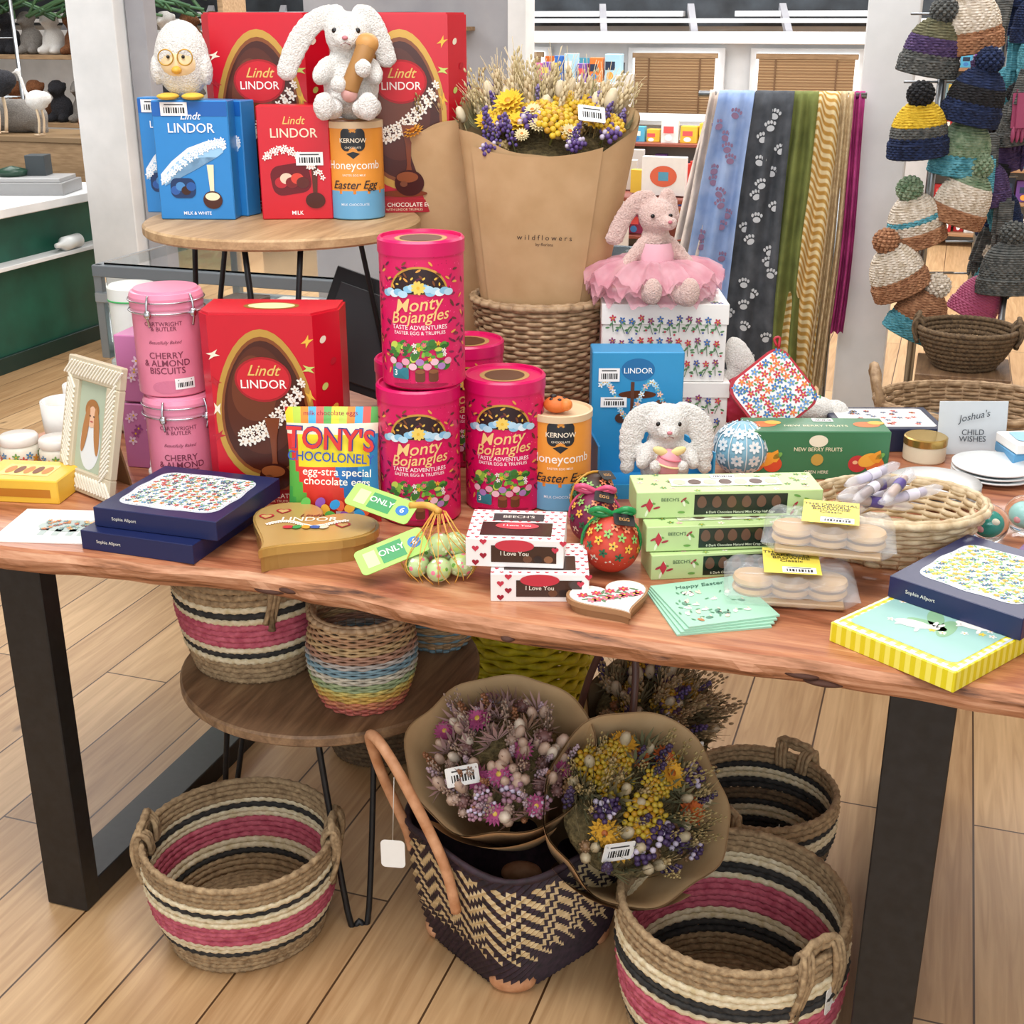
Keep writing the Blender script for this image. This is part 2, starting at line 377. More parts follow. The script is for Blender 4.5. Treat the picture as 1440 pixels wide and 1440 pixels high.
# ------------------------------------------------------------------ products
def red_box(loc,rz,h=.36,w=.25):
    b=B();q=w/.25;o=[(-.105*q,-.06),(.085*q,-.06),(.125*q,-.01),(.125*q,.06),(-.125*q,.06),(-.125*q,-.035)]
    b.prism(o,0,h-.004,'cc1228/.3');b.prism([(x*.97,y*.97) for x,y in o],h-.004,h,'d42032/.3')
    b.D=topd(h+.0004);b.dell(0,0,.05,.03,0,'c89a48/.3/.6');b.dell(0,0,.042,.024,.0004,'f0d8a0')
    b.D=front(-.06);Z=.0006;cx=-.01*q;cy=h*.52
    b.drect(cx,.014,.186*q,.026,Z,'a80c1c/.3')
    b.dpoly(egg2(.18*q,h*.80),cx,cy,Z,'c89c48/.3/.3');b.dpoly(egg2(.160*q,h*.725),cx,cy,Z+.0004,'84461c/.3');b.dpoly(egg2(.150*q,h*.685),cx,cy,Z+.0008,'461a0c/.25')
    b.dpoly(egg2(.125*q,h*.56),cx-.006,cy+.012,Z+.001,'562412/.25');b.dpoly(egg2(.08*q,h*.34),cx-.018,cy+.035,Z+.0012,'6c341c/.25')
    b.dell(cx,h*.665,.052*q,.042*q,Z+.0015,'a80c18');b.dell(cx,h*.665,.048*q,.038*q,Z+.0019,'cc1426')
    b.text('Lindt',cx,h*.665+.016,.028,Z+.0025,'e8c068',.01,0,.4);b.text('LINDOR',cx,h*.665-.009,.0225,Z+.0025,'fff4ec',.01)
    for i in range(34):
        t=i/33;x=cx+.072*q-.12*q*t;y=h*.64-.095*sin(t*pi*.52)+.012*sin(i*2.1);b.flower2(x,y,.006+.002*((i*7)%3),Z+.0028+i*.00002,'f6efe2',5,'c8a888')
    b.dpoly([(-.014,.06),(.014,.06),(.006,.02),(.004,-.02),(.009,-.05),(-.009,-.05),(-.004,-.02),(-.006,.02)],cx+.012,h*.3,Z+.0045,'7c3c1c/.2')
    b.dell(cx+.012,h*.155,.03*q,.026*q,Z+.0048,'3c140a/.2');b.dell(cx+.008,h*.185,.022*q,.011,Z+.0052,'8c4c28/.2');b.dell(cx+.0,h*.15,.008,.006,Z+.0052,'7c4830/.2')
    b.dell(cx,h*.10,.05,.007,Z+.0044,'7a3818/.2')
    b.text('MILK CHOCOLATE EGG',cx,.016,.0125,Z+.0008,'fff0e0',.01);b.text('WITH LINDOR TRUFFLES',cx,.006,.007,Z+.0008,'f0d0b0',.005)
    for i in range(9):
        x=cx+(-.088 if i%2 else .084)*q;y=h*(.3+.07*i);b.dpoly([(-.011,-.006),(-.004,0),(-.011,.006),(0,.004),(.011,.006),(.004,0),(.011,-.006),(0,-.004)],x,y,Z+.0003,['e8b840','b81828','c8d870','f0e8d0'][i%4],.5*i)
    b.D=TR(.105*q,-.035,0)@Matrix.Rotation(math.atan2(.05,.04*q),4,'Z')@Matrix.Rotation(pi/2,4,'X')
    for i in range(4): b.dell((-.01 if i%2 else .012),h*(.5+.12*i),.008,.006,.001,['e8b840','c8d870','b81828','f0e8d0'][i],.6)
    b.obj('chocolate_egg_box',loc,rz)
red_box((-1.125,2.01,ZT),CY-.04,.355,.245)
red_box((-1.40,2.565,ZS),CY-.05,.40,.26)
red_box((-1.12,2.635,ZS),CY+.1,.40,.26)
def blue_box(loc,rz,w=.155,h=.235,d=.07,pt=True):
    b=B();b.box(w,d,h,'2f86cc/.3',bev=.002);b.D=front(-d/2);Z=.0006
    b.drect(0,h*.93,w*.98,h*.12,Z,'1c60b0/.3')
    sw=[(-.07,-.03),(-.05,.0),(-.02,.022),(.02,.034),(.055,.034),(.07,.045),(.065,.06),(.03,.058),(-.01,.044),(-.045,.018),(-.07,-.008)]
    q=w/.155
    b.dpoly([(x*q,y) for x,y in sw],0,h*.42,Z,'f0f6fb');b.dpoly([(x*.9*q,y*.9-.004) for x,y in sw],0,h*.42,Z+.0004,'9ccaec')
    for i in range(34): 
        t=i/33;b.flower2((-.065+.13*t)*q,h*.42-.02+.075*sin(t*1.5)+.006*sin(i*2),.0065,Z+.001+.00002*i,'ffffff',5,'a8d0ec')
    b.text('Lindt',0,h*.87,.02,Z+.001,'ffffff',.01,0,.3);b.text('LINDOR',0,h*.77,.026*q,Z+.001,'ffffff',.01)
    b.dpoly(rrect(.052,.04,.014),-.026*q,h*.27,Z+.0006,'1c3460/.2');
    for k in range(4): b.dell((-.042+.011*k)*q,h*.25+.008*(k%2),.010,.009,Z+.0009+.0001*k,['2c5ca4','4a88c4','3a1a10','2458a0'][k])
    b.dpoly([(-.007,.035),(.007,.035),(.004,-.02),(-.004,-.02)],.034*q,h*.32,Z+.0012,'f4e4c0');b.dell(.034*q,h*.17,.02*q,.018,Z+.0014,'4a2010/.2');b.dell(.034*q,h*.20,.015*q,.008,Z+.0018,'f4e4c0')
    b.text('MILK & WHITE',0,.013,.009,Z+.001,'ffffff')
    if pt: b.price(-w*.2,h*.93,.055,.026,.0018)
    b.obj('chocolate_truffle_box',loc,rz)
blue_box((-1.475,2.37,ZS),CY-.05,.155,.235,.055)
blue_box((-1.575,2.44,ZS),CY-.1,.12,.235,.05)
blue_box((-1.45,2.445,ZS),CY-.4,.12,.232,.05,False)
b=B();w,h,d=.145,.225,.06;b.box(w,d,h,'cc1628/.3');b.D=front(-d/2);Z=.0006
b.text('Lindt',0,h*.87,.022,Z,'e8c068',.01,0,.3);b.text('LINDOR',0,h*.76,.026,Z,'f4dcc0',.01)
b.dpoly(rrect(.08,.06,.02),-.01,h*.36,Z,'6a0c14/.15',.15)
for i in range(5): b.dell(-.03+.011*i,h*.33+.008*(i%2),.013,.011,Z+.0005+.0001*i,['b81828','e8c8b0','7c1014','d84030','5a1810'][i])
for i in range(26): b.flower2(-.06+.0046*i,h*.5+.028*sin(i*.15+.4)+.005*sin(i*2.2),.006,Z+.0012+.00002*i,'fbf0e8',5,'c87060')
b.dpoly([(-.006,.05),(.008,.05),(.004,-.02),(-.004,-.02)],.038,h*.3,Z+.001,'5a2410');b.dell(.038,h*.17,.02,.016,Z+.0014,'4a180c/.2')
b.text('MILK',0,.013,.011,Z,'ffffff');b.price(.03,h*.54,.055,.026,.0025)
b.obj('chocolate_truffle_box',(-1.285,2.44,ZS),CY+.06)
def kernow(loc,rz,h=.185,r=.058):
    b=B();b.lathe([(0,.001),(r-.002,.001),(r,.003),(r,h*.30)],'6aa8d0/.4',48,True);b.lathe([(r,h*.30),(r,h*.93)],'ee9c3c/.4',48,True)
    b.lathe([(r,h*.93),(r+.0015,h*.93),(r+.0015,h*.995),(r-.002,h),(r-.004,h-.004),(0,h-.004)],'e0c49c/.4',48,True)
    b.wrap=r;Z=.0006
    b.drect(0,h*.30,.36*r/.058,.012,Z,'dc842c');b.dpoly(rrect(.05,.045,.012),0,h*.82,Z,'24282c');b.dpoly([(-.014,-.004),(.014,-.004),(0,-.014)],0,h*.70,Z,'24282c')
    b.text('KERNOW',0,h*.81,.0125,Z+.0006,'f4e8d0',.02);b.text('CHOCOLATE',0,h*.74,.0055,Z+.0006,'f4e8d0')
    b.text('* *',0,h*.89,.012,Z+.0006,'e8a040',.03)
    b.text('Honeycomb',0,h*.56,.0235,Z,'fff8ec',.012);b.text('EASTER EGG MILK',0,h*.46,.006,Z,'fff0dc')
    b.text('Easter Egg',0,h*.36,.023,Z+.0008,'20242c',.012,0,.35);b.text('MILK CHOCOLATE',0,h*.16,.007,Z,'e8f0f8')
    b.obj('honeycomb_egg_tin',loc,rz)
kernow((-1.175,2.49,ZS),CY+.05,.195);kernow((-.622,2.13,ZT),CY,.18)
def monty(loc,rz,h=.245,r=.0715):
    b=B();b.lathe([(0,.001),(r-.003,.001),(r,.004),(r,h*.9)],'pr_mont',56,True);b.lathe([(r,h*.9),(r+.002,h*.9),(r+.002,h*.985),(r-.001,h),(r-.004,h),(r-.005,h-.005),(0,h-.005)],'d41060/.3',56,True)
    b.lathe([(r*.62,h-.0045),(0,h-.0045)],'b89058/.4',40,True);b.lathe([(r*.5,h-.004),(0,h-.004)],'5a3420/.4',40,True)
    b.wrap=r;Z=.0006
    b.dpoly([(.052*cos(pi*i/20),.046*sin(pi*i/20)) for i in range(21)],0,h*.655,Z,'c8983c');b.dpoly([(.048*cos(pi*i/20),.042*sin(pi*i/20)) for i in range(21)],0,h*.657,Z+.0004,'2a1418')
    for i in range(12): b.dell(-.036+.0065*i,h*.72+.010*sin(i*2),.003,.0016,Z+.0009,'e8c050',i)
    for cx,cy in ((-.042,.655),(.036,.665),(.0,.69)):
        for k in range(5): b.dell(cx+.008*(k-2),h*cy+.003*(k%2),.009,.006,Z+.0012+.0001*k,['8cc4e4','b8dcf0','e4f2fa'][k%3])
    b.flower2(0,h*.70,.012,Z+.0018,'f0d060',9)
    b.text('Monty',-.002,h*.585,.031,Z+.001,'f4cc84',.014,.1,.3);b.text('Bojangles',0,h*.505,.027,Z+.001,'f4cc84',.014,.08,.3)
    b.text('TASTE ADVENTURES',0,h*.432,.0105,Z,'fdeef0',.015);b.text('EASTER EGG & TRUFFLES',0,h*.395,.0082,Z,'fdeef0',.012)
    random.seed(3)
    for i in range(60):
        x=random.uniform(-.05,.05);y=h*random.uniform(.17,.34)-.6*x*x*3;b.dell(x,y,random.uniform(.004,.010),random.uniform(.003,.006),Z+.0003+.00003*i,random.choice(['5a9c38','88bc40','3c7830','c8d858','2c6428','487c50']),random.random())
    for i in range(9): b.dell(-.048+.012*i,h*.185+.004*cos(i*pi),.007,.006,Z+.0022,['f0c0d0','b080c0','e8a0b8'][i%3])
    for i in range(10): b.flower2(random.uniform(-.045,.045),h*random.uniform(.2,.33),.0045,Z+.0022,['f4e8f0','e85080','f0b030'][i%3])
    for i in range(70):
        s=1 if i%2 else -1;a=random.random();x=s*(.055+.04*random.random());y=h*(.1+.75*a);b.dell(x,y,.006,.002,Z,random.choice(['7a1440','8c1c4c','e8a850','5a1838','6a2c28']),random.uniform(-1.2,1.2))
    for i in range(26): b.dell(random.uniform(-.055,.055),h*random.uniform(.66,.86),.005,.0018,Z+.0008,random.choice(['5a1838','7a4420','e0a048']),random.uniform(-1.2,1.2))
    for x in (-.0,.022): b.dpoly(rrect(.016,.02,.004),x,h*.105,Z+.0024,'6a3820');b.dell(x,h*.137,.008,.004,Z+.0028,'8c5430')
    b.dpoly(rrect(.03,.02,.003),-.034,h*.12,Z+.0024,'2c7c8c');b.text('3',-.042,h*.12,.014,Z+.003,'ffffff',.02)
    b.dell(.0,h*.035,.05,.004,Z,'a80c44');b.obj('chocolate_egg_tin',loc,rz)
monty((-.84,1.995,ZT),CY+.05);monty((-.832,2.005,ZT+.2452),CY-.02,.25,.0715);monty((-.716,2.098,ZT),CY-.05)
monty((-.915,2.155,ZT),CY);monty((-.87,2.32,ZT),CY)
def pink_tin(loc,rz,h=.19,r=.063):
    b=B();b.lathe([(0,.001),(r-.002,.001),(r,.003),(r,h*.78)],'e4849e/.35',48,True);b.lathe([(r+.001,h*.78),(r+.002,h*.8),(r+.001,h*.82)],'f0a8bc/.3',48)
    b.lathe([(r+.002,h*.82),(r+.003,h*.84),(r+.003,h*.93),(r,h*.97),(r*.93,h*.975),(r*.9,h*.995),(0,h*.998)],'e88eaa/.3',48,True)
    for a in (.9,-1.9,-.75):
        x,y=(r+.006)*cos(a),(r+.006)*sin(a);b.tube([(x,y,h*.68),(x*1.08,y*1.08,h*.78),(x*1.06,y*1.06,h*.9),(x*.98,y*.98,h*.97)],.0024,'c8c8cc/.25/1',6,4);b.ell(x*1.05,y*1.05,h*.8,.007,.007,.009,'c8c8cc/.25/1')
    b.ring(r+.005,h*.80,.0016,'c8c8cc/.25/1',60,5);b.ring(r+.005,h*.90,.0014,'c8c8cc/.25/1',60,5)
    b.wrap=r;Z=.0006;K='7a3048'
    b.text('CARTWRIGHT\n& BUTLER',0,h*.68,.0105,Z,K,.008);b.text('Beautifully Baked',0,h*.53,.0085,Z,K,0,0,.4);b.text('CHERRY\n& ALMOND\nBISCUITS',0,h*.33,.0165,Z,K,.012)
    b.dpoly([(.03*cos(t),.012*sin(t)) for t in [2*pi*i/24 for i in range(24)]],0,h*.1,Z,'d07490');b.price(.03,h*.13,.036,.02,.001)
    b.obj('biscuit_tin',loc,rz)
pink_tin((-1.318,1.985,ZT),CY+.15,.19);pink_tin((-1.328,1.99,ZT+.19),CY+.1,.192)
b=B();b.lathe([(0,.0),(.046,.0),(.048,.01),(.048,.30),(.05,.302),(.05,.325),(.045,.33),(0,.33)],'e4e8e2/.4',36,True);b.ring(.049,.3,.002,'40b060',40,6);b.obj('storage_canister',(-1.56,2.22,ZT))
b=B()
for z in (0,.136):
    b.box(.1,.1,.132,'c878a8/.4',TR(0,0,z));b.D=front(-.05)
    for i in range(12): b.flower2(random.uniform(-.04,.04),z+random.uniform(.015,.12),.01,.001,random.choice(['e8b8d8','a04c88','f0d0e4']))
b.obj('gift_box_stack',(-1.447,2.10,ZT),.1)
b=B();W,H=.165,.205
def fb(sgn):
    def f(u,v):
        x=(u-.5)*W;y=v*H;bul=.03*(sin(pi*u)**.6)*(sin(pi*min(1,v*1.02+.0))**.7 if v<.97 else 0);return (x*(1-.06*sin(pi*v)),sgn*bul+.004*sin(9*u+7*v)*sin(pi*v)*sin(pi*u),y)
    return f
def mfr(i,j):
    if j>=19: return ['f4d428','b8d048','e88c2c','4cb0dc','e85c4c','58a84c'][(i//2)%6]
    if j>=17: return 'f4ead0'
    if 11<=j<17 and 2<i<22: return 'f8e020'
    if j<2: return 'a8282c'
    d=(i+j*.5)/24;return ['48a84c','60b848','e8382c','e8342c','e84030','2c80c8','2c70b8','38a0d8'][min(7,int(d*7))]
b.grid(fb(-1),24,22,None,True,None,mfr);b.grid(fb(1),24,22,'e8342c')
b.D=TR(0,-.031,0,pi/2);Z=.003
b.text("TONY'S",0,H*.735,.052,Z,'d82c28',.03,-.06,0,.85);b.text("TONY'S",.001,H*.737,.052,Z-.0015,'2c3c8c',.07,-.06,0,.85)
b.text('CHOCOLONELY',0,H*.585,.0235,Z,'2850a8',.02,-.06,0,.85);b.text('egg-stra special\nchocolate eggs',.01,H*.42,.0195,Z,'fff8e8',.012,-.04)
b.text('milk chocolate eggs',0,H*.955,.012,-.012,'a02040',.01)
for i in range(14): b.dell(-.055+.0085*i,H*(.14+.06*sin(i*1.9)),.010,.008,.0-.002*abs(i-7)/7,['f0b030','5cb84c','2c9cd8','e85c2c','8c4ca8'][i%5],i)
b.price(.03,H*.06,.05,.022,-.008)
b.obj('chocolate_egg_pouch',(-.968,1.905,ZT+.0005),CY,rot=(-.16,0,CY))
b=B();w,h,d=.175,.245,.07;b.box(w,d,h,'2c90c4/.35');b.D=front(-d/2);Z=.0006
b.dell(.0,h*.86,.032,.022,Z,'1468a0');b.text('LINDOR',0,h*.85,.015,Z+.0006,'f4fafc',.01);b.dell(.0,h*.66,.036,.008,Z,'5a3018/.2')
b.dpoly([(-.003,.04),(.004,.04),(.003,-.03),(-.003,-.03)],-.01,h*.6,Z+.0004,'5a3018');b.dell(-.03,h*.47,.012,.010,Z+.001,'4a2818');b.dpoly(egg2(.03,.036),.045,h*.55,Z+.0005,'6a3c20')
for i in range(36): b.flower2(-.07+.0039*i,h*.62+.035*sin(i*.28+1),.0065,Z+.0008+.00002*i,random.choice(['e8f4f8','a8d4e8','f0c8b8','5cb0d0']))
b.price(-.055,h*.82,.04,.026,.002);b.price(-.045,h*.60,.05,.02,.002)
b.box(.004,.14,h*.42,'1c78b0/.4',TR(-w/2-.0,-.105,0,0,0,.1),bev=0);b.box(.004,.12,h*.34,'3ca0d0/.4',TR(w/2+.028,-.095,0,0,.0,.35),bev=0);b.box(w+.03,.14,.004,'2c88c0/.4',TR(.012,-.10,0),bev=0)
b.box(w,.004,.028,'2c90c4/.4',TR(.01,-.172,0),bev=0)
b.obj('easter_chocolate_box',(-.535,2.355,ZT),CY)
def eyes(b,x,y,z,r=.005,m='181010/.2'):
    for s in (-1,1): b.ell(s*x,y,z,r,r*.7,r,m)
def bunny(name,loc,rz,s=1,mat='plush_white',hold='egg',ears='down'):
    P=[(0,0,.055,.047,.042,.056),(0,0,.09,.036,.034,.04),(0,-.008,.135,.039,.037,.037),(0,-.04,.127,.019,.017,.015),
       (-.03,-.045,.022,.02,.042,.019,0,0,.3),(.03,-.045,.022,.02,.042,.019,0,0,-.3),(-.036,-.083,.026,.018,.014,.023),(.036,-.083,.026,.018,.014,.023),
       (-.038,-.028,.08,.016,.034,.018,.5,0,-.5),(.038,-.028,.08,.016,.034,.018,.5,0,.5),(0,.04,.03,.018,.018,.018)]
    if ears=='down':
        for sg in (-1,1):
            for k in range(12):
                t=k/11;P.append((sg*(.026+.045*sin(t*pi*.5)),-.006-.012*t,.160-.105*t*t,.014+.011*sin(pi*t),.009,.016,0,sg*-.5*t,0))
    else:
        for k in range(12):
            t=k/11;P.append((-.02-.085*t**.8,-.01*t,.165-.085*t*t,.018+.006*sin(pi*t),.009,.018,0,-.4,0));P.append((.022+.038*t,.012,.168-.07*t*t,.018,.009,.016))
    b=B();b.T=TR(s=s);b.fuse(P,mat,.0028)
    eyes(b,.019,-.038,.142,.0045);b.ell(0,-.057,.131,.005,.004,.0035,'c87c84');b.tube([(-.008,-.053,.120),(0,-.056,.124),(.008,-.053,.120)],.0009,'a07070',5)
    if hold=='egg':
        b.ell(0,-.057,.073,.023,.021,.028,'e8a0aa/.5');b.ring(.0235,0,.002,'f4e0a8',30,6,T=TR(0,-.057,.073,0,.2));b.ring(.0205,.012,.0015,'e07888',30,6,T=TR(0,-.057,.073,0,.2))
        b.fuse([(-.024,-.066,.070,.012,.012,.012),(.024,-.066,.070,.012,.012,.012)],mat,.003)
        b.ell(-.016,-.064,.099,.015,.005,.008,'f0dc98',(0,.4,0));b.ell(.016,-.064,.099,.015,.005,.008,'f0dc98',(0,-.4,0))
    if hold=='carrot':
        b.tube([(.034,-.050,.118),(.026,-.058,.098),(.012,-.063,.07),(.005,-.063,.05)],lambda t:.017-.003*t,'a87840/.6',12,5);b.ell(.035,-.050,.122,.019,.017,.017,'cc9450');b.ell(.004,-.063,.045,.014,.014,.014,'d09c94')
        b.fuse([(.03,-.078,.085,.014,.012,.015),(-.012,-.07,.06,.014,.012,.014)],mat,.003)
    return b.obj(name,loc,rz)
bunny('plush_bunny',(-.448,2.235,ZT+.005),CY,1.0)
bunny('plush_bunny',(-1.175,2.485,ZS+.1955),CY,1.20,'plush_white','carrot','side')
b=B();b.fuse([(0,0,.075,.055,.048,.075),(-.05,-.01,.055,.012,.02,.03),(.05,-.01,.055,.012,.02,.03)],'plush_white',.003)
b.ell(0,-.022,.068,.04,.03,.034,'f0d4a4/.9');b.ell(0,-.052,.056,.01,.012,.008,'e8b040')
for sg in (-1,1):
    b.ring(.015,0,.0013,'b88c30/.3/.8',30,6,T=TR(sg*.019,-.054,.080,pi/2-.15));b.ell(sg*.015,-.051,.081,.0035,.003,.0035,'181010/.2');b.ell(sg*.025,-.04,.006,.022,.028,.007,'ecc048/.8')
b.obj('plush_chick',(-1.50,2.385,ZS+.2362),CY)
b=B();P=[(0,0,.06,.036,.032,.056),(0,0,.105,.026,.026,.03),(0,-.005,.145,.033,.032,.032),(.012,-.034,.137,.017,.017,.013)]
for k in range(12):
    t=k/11;P.append((-.02-.055*t,.0,.178-.07*t*t,.018,.008,.014));P.append((.02+.012*t,.01,.178-.035*t*t,.014,.008,.015))
for sg in (-1,1):
    for k in range(7): t=k/6;P.append((sg*(.026+.045*t) ,-.01-.01*t,.098-.05*t,.012,.012,.012))
for k in range(7):
    t=k/6;P.append((.01+.02*t,-.03-.075*t,.02,.017-.002*t,.02,.017));P.append((-.028,-.03-.06*t,.022-.02*t*0,.017,.02,.017))
P+=[(.034,-.115,.03,.018,.014,.026),(-.028,-.1,.03,.017,.014,.024)]
b.T=TR(s=1.15);b.fuse(P,'plush_pink',.003)
eyes(b,.016,-.036,.15,.0038);b.ell(.012,-.051,.141,.004,.003,.003,'c06c78')
for L in range(4):
    def f(p,t,L=L):
        r=math.hypot(p[0],p[1]);k=(r-.03)/.075;return (p[0]*1.2,p[1]*.95,p[2]+.010*k*sin(13*t+L*2)+.006*k*sin(29*t+L))
    b.lathe([(.03,.07-.004*L),(.06,.068-.01*L),(.085,.058-.014*L),(.108-.004*L,.04-.012*L)],'tulle',110,False,None,f)
b.lathe([(.034,.062),(.036,.08),(.032,.1)],'e8b0bc/.6',30)
b.obj('plush_bunny_ballerina',(-.565,2.62,ZT+.29),CY+.15)
def hatbox(loc,rz,w,d,h):
    b=B();pm='f0ede8/.5';b.box(w,d,h*.74,pm,bev=.001);b.box(.002,d-.002,h*.72,'stripe_red',TR(-w/2-.0012,0,0),bev=0);b.box(w+.006,d+.006,h*.26,pm,TR(0,0,h*.74),bev=.001)
    b.D=front(-d/2-.0032)
    random.seed(int(w*1000))
    for i in range(12):
        for jj in range(max(2,int(h/.045))):
            x=-w*.46+w*.92*(i+.5)/12;y=.01+(h-.03)*(jj+.4)/max(2,int(h/.045))+random.uniform(-.005,.005);a=random.uniform(-.6,.6);b.drect(x,y,.0014,.03,.0004,'4c7050',a)
            for k in range(4): b.dell(x+.007*(k-1.5),y+.007*(k%3)-.006,.0045,.002,.0008,'5a8858',a+k)
            b.flower2(x,y+.014,.0075,.0012,random.choice(['4858a0','c03850','8c3c70','3c6cb0']),5);b.dell(x+.01,y-.012,.0022,.0022,.0012,random.choice(['c03850','c03850','4858a0']))
    b.D=topd(h+.0004)
    for i in range(40): b.flower2(random.uniform(-w*.47,w*.47),random.uniform(-d*.47,d*.47),.008,0,random.choice(['4858a0','c03850','8c3c70','5a8858']))
    b.obj('floral_gift_box',loc,rz)
hatbox((-.545,2.64,ZT),CY-.02,.265,.17,.125);hatbox((-.55,2.64,ZT+.126),CY-.02,.255,.165,.163)
b=B();b.ell(0,0,.052,.054,.054,.052,'88b8cc')
for i in range(10):
    a=i*pi/5;b.tube([(.056*cos(a)*cos(e),.056*sin(a)*cos(e),.052+.054*sin(e)) for e in (-1.3,-.6,0,.6,1.3)],.0012,'e8f2f4',5,3)
    for e in (-.7,-.2,.3,.8):
        a2=a+.31;n=Vector((cos(a2)*cos(e),sin(a2)*cos(e),sin(e)));b.D=Matrix.Translation(n*.0545+Vector((0,0,.052)))@n.to_track_quat('Z','Y').to_matrix().to_4x4();b.flower2(0,0,.013,0,'f2f6f6',7,'5c9cb8')
b.obj('decorative_pumpkin',(-.328,2.39,ZT+.002),0)
b=B();o=rrect(.145,.145,.03);b.prism(o,0,.012,'b82030');b.prism([(x*.93,y*.93) for x,y in o],-.001,.014,'f6f2f0');b.D=topd(.0145)
random.seed(5)
for i in range(8):
    for jj in range(8):
        x,y=-.058+.0166*i+random.uniform(-.003,.003),-.058+.0166*jj+random.uniform(-.003,.003);b.flower2(x,y,.0085,.0003+.00001*i,random.choice(['d43a40','3f78b8','e87848','c83050','6c9cd0']),5);b.dell(x+.008,y-.007,.004,.002,.0003,'5a9a58',i)
b.tube([(.065,.065,.006),(.08,.08,.006),(.07,.085,.006),(.065,.07,.006)],.003,'b82030',6,3)
b.obj('pot_holder',(-.30,2.585,ZT+.115)).rotation_euler=(Matrix.Rotation(CY,3,'Z')@Matrix.Rotation(pi/2-.35,3,'X')@Matrix.Rotation(pi/4-.12,3,'Z')).to_euler()
bb=B();bb.fuse([(0,0,.06,.07,.05,.06),(-.06,-.01,.09,.03,.02,.05),(-.04,0,.15,.03,.025,.06,0,-.4,0),(.12,-.01,.05,.05,.04,.03),(.17,-.01,.04,.03,.03,.03)],'plush_white',.005);bb.fuse([(-.05,-.055,.08,.04,.02,.055)],'b02440',.004)
bb.obj('plush_lamb',(-.345,2.69,ZT),CY)
b=B();w,h,d=.275,.098,.09;b.box(w,d,h,'3c7a52/.35');b.D=front(-d/2);Z=.0006
b.dell(0,h*.80,.018,.012,Z,'f0ead0');b.text('NEW BERRY FRUITS',0,h*.63,.0105,Z+.0006,'f4ecc8',.01);b.dell(0,h*.42,.012,.012,Z+.0003,'c8a048');b.text('OPEN HERE',0,h*.16,.009,Z,'f0ead0',.01)
for cx,cs in ((-.098,('e86c30','f09c30','d84c28')),(.098,('c83838','f4b040','e07030'))):
    b.dell(cx-.02,h*.34,.018,.017,Z+.0004,cs[0]);b.dell(cx+.013,h*.32,.018,.016,Z+.0006,cs[2]);b.dell(cx,h*.42,.020,.013,Z+.0008,cs[1],.4);b.dell(cx+.022,h*.5,.010,.005,Z+.001,'78b050',.6);b.dpoly([(-.013,0),(.013,0),(.009,-.017),(0,-.022),(-.009,-.017)],cx+.01,h*.56,Z+.001,'f0a030',.5);b.dell(cx-.025,h*.37,.005,.004,Z+.0009,'f8c090')
b.D=topd(h+.0004);b.text('NEW BERRY FRUITS',0,-.01,.014,0,'f4ecc8',.01)
for cx in (-.1,.1):
    b.dell(cx,0,.026,.018,0,'e07030');b.dell(cx+.02,.01,.016,.012,.0004,'f4b040')
b.price(.02,.028,.04,.02,.0004);b.obj('fruit_jellies_box',(-.198,2.445,ZT),CY-.02)
# photo frame
b=B();w,h=.17,.25
for x,y,sx,sy in ((0,h/2-.021,w,.042),(0,-h/2+.021,w,.042),(-w/2+.02,0,.04,h-.084),(w/2-.02,0,.04,h-.084)):
    b.box(sx,.016,sy,'cabda2/.7',TR(x,0,y+h/2),cz=0)
    n=int(max(sx,sy)/.009)
    for i in range(n):
        k=-.5+(i+.5)/n;b.box(.003,.004,.034,'f2ecdc/.7',TR(x+(k*sx if sx>sy else 0),-.009,y+h/2+(k*sy if sy>=sx else 0),0,(.7 if (x+y)>0 else -.7),0),bev=0,cz=0)
b.box(w-.07,.004,h-.07,'b4c0a8',TR(0,.002,h/2),cz=0,bev=0);b.D=front(-.0005);
b.dell(0,h*.38,.032,.05,0,'e4e8ea');b.dpoly(egg2(.03,.04),.0,h*.58,.0008,'e8bc9c');b.dell(-.002,h*.63,.022,.02,.0004,'a8713c')
for sg in (-1,1): b.dell(sg*.018,h*.48,.009,.045,.001,'b47c48',sg*.15)
b.dell(-.006,h*.585,.0025,.0015,.0012,'40302c');b.dell(.006,h*.585,.0025,.0015,.0012,'40302c');b.dell(0,h*.545,.005,.0015,.0012,'b85850')
b.box(.05,.004,.18,'8a6c48',TR(0,.05,.085,.45),bev=0,cz=0)
b.obj('photo_frame',(-1.475,1.885,ZT+.002),rot=(-.24,0,-.38))
def flatbox(name,loc,rz,w,d,h,side,top,win,deco=None,rot=None):
    b=B();b.box(w,d,h,side,bev=.001);b.D=topd(h+.0004)
    b.dpoly(win,0,0,0,'d4dce4/.3');b.dpoly([(x*.96,y*.96) for x,y in win],0,0,.0004,top)
    if deco: deco(b,w,d,h)
    return b.obj(name,loc,rz,rot)
def wavywin(w,d):
    return [(r*cos(t)*w*.44,r*sin(t)*d*.40) for t in [2*pi*i/96 for i in range(96)] for r in [(1/max(abs(cos(t))**5+abs(sin(t))**5,.01)**.2)*(1+.02*cos(t*8))*.96]]
def dfl(cols,n):
    def f(b,w,d,h):
        for i in range(n):
            for jj in range(n):
                x=-w*.37+w*.74*(i+.5)/n+random.uniform(-.004,.004);y=-d*.33+d*.66*(jj+.5)/n+random.uniform(-.004,.004);a=random.random()*6;b.dell(x,y,.006,.0018,.0008,'5a8a5c',a);b.dell(x+.005,y+.006,.005,.0018,.0009,'7cb080',a+1);b.flower2(x,y,.0055,.001,random.choice(cols))
        b.D=front(-d/2);b.text('Sophie Allport',-w*.25,h*.5,.008,.0006,'e8e4d8')
    return f
random.seed(11)
